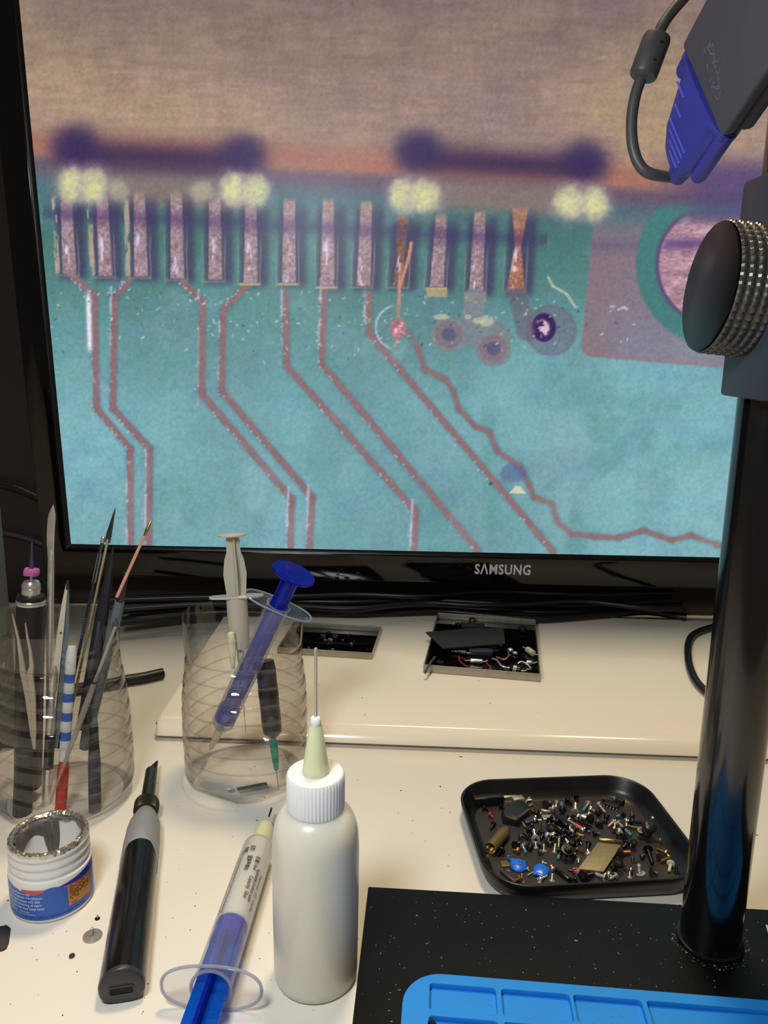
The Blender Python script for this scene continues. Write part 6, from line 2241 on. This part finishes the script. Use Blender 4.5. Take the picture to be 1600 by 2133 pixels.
mb = MB()
rp_ = [Vector((x, y, fl0 + 0.0008)) for x, y in oval(73 * k, 31 * k, 64)]
mb.tube(rp_ + rp_[:2], 1.9 * k, 8)
mo = [Vector((br * 1.0 * math.cos(2 * PI * i / 40), br * 1.0 * math.sin(2 * PI * i / 40), fl0 + 0.001)) for i in range(42)]
mb.tube(mo, 1.9 * k, 8)
mb.build('flange_rim', 'flange_edge', fl_o)
MB().lathe([(20 * k, b0 + 0.005), (23.5 * k, b0 + 0.006), (23.5 * k, f(1475)), (19 * k, f(1468))], 30).build('piston', 'royal', t)
MB().lathe([(17.5 * k, f(1476)), (18.5 * k, f(1440)), (18.5 * k, f(1203)), (19 * k, f(1199))], 26).build('plunger_tube', 'blue_clear', t, angle=60)
MB().lathe([(20 * k, f(1201)), (45 * k, f(1197)), (46.5 * k, f(1195)), (45.5 * k, f(1193)), (20 * k, f(1192.5))], 44).build('thumb_disc', 'blue_clear', t, angle=50)
MB().lathe([(3 * k, f(1560)), (6 * k, f(1556)), (9 * k, f(1530)), (9.5 * k, b0 - 0.002)], 18).build('needle_hub', 'lime', t)
MB().lathe([(1.0 * k, f(1600)), (1.0 * k, f(1556))], 8).build('needle', 'steel', t)
# smoked grey syringe with green needle hub
t, L, a, d = place_tool('grey_syringe', 'smoky grey small syringe with a sea green needle hub, right in the middle cup', 'syringe', (581, 1651), (552, 1375), Y1 - 0.020, Y1 - 0.002)
f = tl_row(a, d)
k = mm(a + d * L * 0.6, 1)
MB().lathe([(8 * k, f(1536)), (19 * k, f(1526)), (20.5 * k, f(1515)), (20.5 * k, f(1395)), (18 * k, f(1376))], 28).build('barrel', 'smoke', t)
MB().lathe([(20.7 * k, f(1452)), (20.9 * k, f(1448)), (20.9 * k, f(1438)), (20.7 * k, f(1434))], 28).build('dark_band', 'ink', t)
MB().lathe([(4 * k, f(1604)), (5 * k, f(1601)), (8.5 * k, f(1566)), (8.5 * k, f(1548)), (5 * k, f(1535))], 18).build('needle_hub', 'green', t)
MB().lathe([(1.3 * k, 0), (1.3 * k, f(1602))], 8).build('needle', 'steel', t)
# things lying on its floor
gz = 0.0052
a_, b_ = G(494, 1644, gz), G(556, 1632, gz)
dv = b_ - a_
o = MB().box((0, 0, 0), (dv.length, mm(a_, 11), 0.0006)).build('steel_strip', 'dark_metal', None, bevel=0.0002)
o.location = (a_ + b_) / 2
o.rotation_euler = (0, 0, math.atan2(dv.y, dv.x))
tag(o, 'short dull grey steel strip lying on the floor of the middle cup', 'strip')
o = MB().lathe([(0.0022, 0), (0.0027, 0.0005), (0.0022, 0.0011)], 16).build('white_pellet', 'white_plain')
o.location = G(478, 1642, 0.0045)
tag(o, 'small white round pellet on the floor of the middle cup', 'pellet')

# ================================================================== SMALL THINGS ON THE DESK
t = thing('thumb_screw', 'silver screw standing on its wide disc head on the white desk', 'screw', G(193, 1951, 0))
R = mm(t.location, 19.5)
MB().lathe([(R * 0.94, 0), (R, 0.0003), (R, 0.0007), (R * 0.95, 0.0010), (R * 0.3, 0.0011)], 36).build('disc_head', 'steel', t)
prof = []
for i in range(6):
    prof += [(R * 0.17, 0.001 + i * 0.0007), (R * 0.13, 0.00135 + i * 0.0007)]
prof += [(R * 0.15, 0.0052), (R * 0.05, 0.0056)]
MB().lathe(prof, 14).build('threaded_shaft', 'chrome', t)
t = thing('desk_screw', 'tiny black screw standing on its head behind the silver disc screw', 'screw', G(203, 1914, 0))
MB().lathe([(0.0010, 0), (0.0014, 0.0002), (0.0012, 0.0006), (0.0004, 0.0008)], 18).build('head', 'screw_black', t)
MB().lathe([(0.00045, 0.0007), (0.00036, 0.001), (0.00045, 0.0013), (0.00036, 0.0016), (0.00045, 0.0019), (0.0002, 0.0024)], 10).build('shaft', 'steel', t)
o = MB().lathe([(0.0008, 0), (0.00135, 0.0003), (0.00140, 0.0010), (0.0009, 0.0014)], 20).build('rubber_dot', 'rubber_card')
o.location = G(150, 1993, 0)
tag(o, 'tiny round black rubber dot on the white desk', 'rubber foot')
cp = [(-60, 1940), (14, 1926), (22, 1932), (18, 1962), (13, 1974), (4, 1978), (-60, 1986)]
pts = [G(x, y, 0.0012) for x, y in cp]
c_ = sum(pts, Vector()) / len(pts)
c_.z = 0
o = MB().prism([((p - c_).x, (p - c_).y) for p in pts], 0.0001, 0.0012).build('black_card', 'rubber_card', None, bevel=0.0003)
o.location = c_
tag(o, 'charcoal rounded card piece at the left edge of the desk', 'card')
t = thing('paper_scrap', 'small pale paper scrap at the right edge of the black plate', 'paper', G(1601, 1942, PZ + 0.0002))
mb = MB()
mb.add([(-0.0012, -0.003, 0), (0.004, -0.004, 0), (0.0045, 0.003, 0.0008), (0.0, 0.0035, 0.0012), (-0.0012, -0.003, 0.0003), (0.004, -0.004, 0.0003), (0.0045, 0.003, 0.0011), (0.0, 0.0035, 0.0015)], [(3, 2, 1, 0), (4, 5, 6, 7), (0, 1, 5, 4), (1, 2, 6, 5), (2, 3, 7, 6), (3, 0, 4, 7)])
mb.build('scrap_sheet', 'white_plain', t)


def specks(name, label, m, n, px_fn, size, z, seed, flat=0.5, cat='dirt'):
    r6 = random.Random(seed)
    mb = MB()
    for _ in range(n):
        x, y = px_fn(r6)
        g = G(x, y, z)
        s = size * r6.uniform(0.4, 1.5) * (2.0 if r6.random() < 0.05 else 1)
        a0 = r6.uniform(0, PI)
        el = r6.uniform(1, 2.2)
        pts = []
        for i in range(6):
            an = 2 * PI * i / 6
            q = Vector((math.cos(an) * s * el * r6.uniform(0.7, 1.1), math.sin(an) * s * r6.uniform(0.7, 1.1), 0))
            q.rotate(Quaternion((0, 0, 1), a0))
            pts.append(g + q)
        mb.add(pts + [g + Vector((0, 0, s * flat))], [(i, (i + 1) % 6, 6) for i in range(6)] + [(5, 4, 3, 2, 1, 0)])
    o = mb.build(name, m, None, smooth=False)
    return tag(o, label, cat, kind='stuff')


def desk_px(r6):
    while True:
        x, y = r6.uniform(0, 1600), r6.uniform(1555, 2130)
        g = G(x, y, 0)
        if math.hypot(g.x - tb.x, g.y - tb.y) < TR0 + 0.002 or math.hypot(g.x - jb.x, g.y - jb.y) < RJ + 0.001 or math.hypot(g.x - bb.x, g.y - bb.y) < R2:
            continue
        l = SI @ Vector((g.x, g.y, 0))
        if l.x > pcl.x - 0.001 and l.y < pcl.y + 0.001:
            continue
        if 940 < x < 1440 and 1600 < y < 1870:
            continue
        return x, y


specks('desk_crumbs', 'scattered dark crumbs and filings on the cream desk', 'crumb', 150, desk_px, 0.00030, 0.00005, 2)


def plate_px(r6):
    while True:
        x, y = r6.uniform(740, 1600), r6.uniform(1850, 2130)
        l = SI @ G(x, y, PZ)
        m_ = MI @ G(x, y, PZ)
        if l.x < pcl.x + 0.002 or l.y > pcl.y - 0.002 or (m_.x > -0.001 and m_.y < 0.001):
            continue
        return x, y


specks('plate_dust', 'pale dust flecks scattered over the black base plate', 'dust', 180, plate_px, 0.00022, PZ + 0.00002, 5)


def ring_px(r6):
    an = r6.uniform(PI * 0.9, PI * 2.1)
    rr = PR * r6.uniform(1.12, 1.35)
    q = proj((pole_b.x + rr * math.cos(an), pole_b.y + rr * math.sin(an), PZ))
    return q


specks('weld_dust', 'grey dust ring gathered round the foot of the pole', 'dust', 120, ring_px, 0.00016, PZ + 0.00002, 6)


def matpx(r6):
    return r6.uniform(900, 1590), r6.uniform(2062, 2130)


specks('mat_flecks', 'green and dark flecks of dirt on the blue mat', 'olive', 46, lambda r6: (r6.uniform(905, 1590), r6.uniform(2090, 2132)), 0.00018, PZ + 0.00165, 9)


def riser_px(r6):
    return r6.uniform(660, 1420), r6.uniform(1400, 1500)


specks('riser_crumbs', 'few dark crumbs on the white riser board', 'crumb', 12, riser_px, 0.0004, RZ + 0.00005, 12)
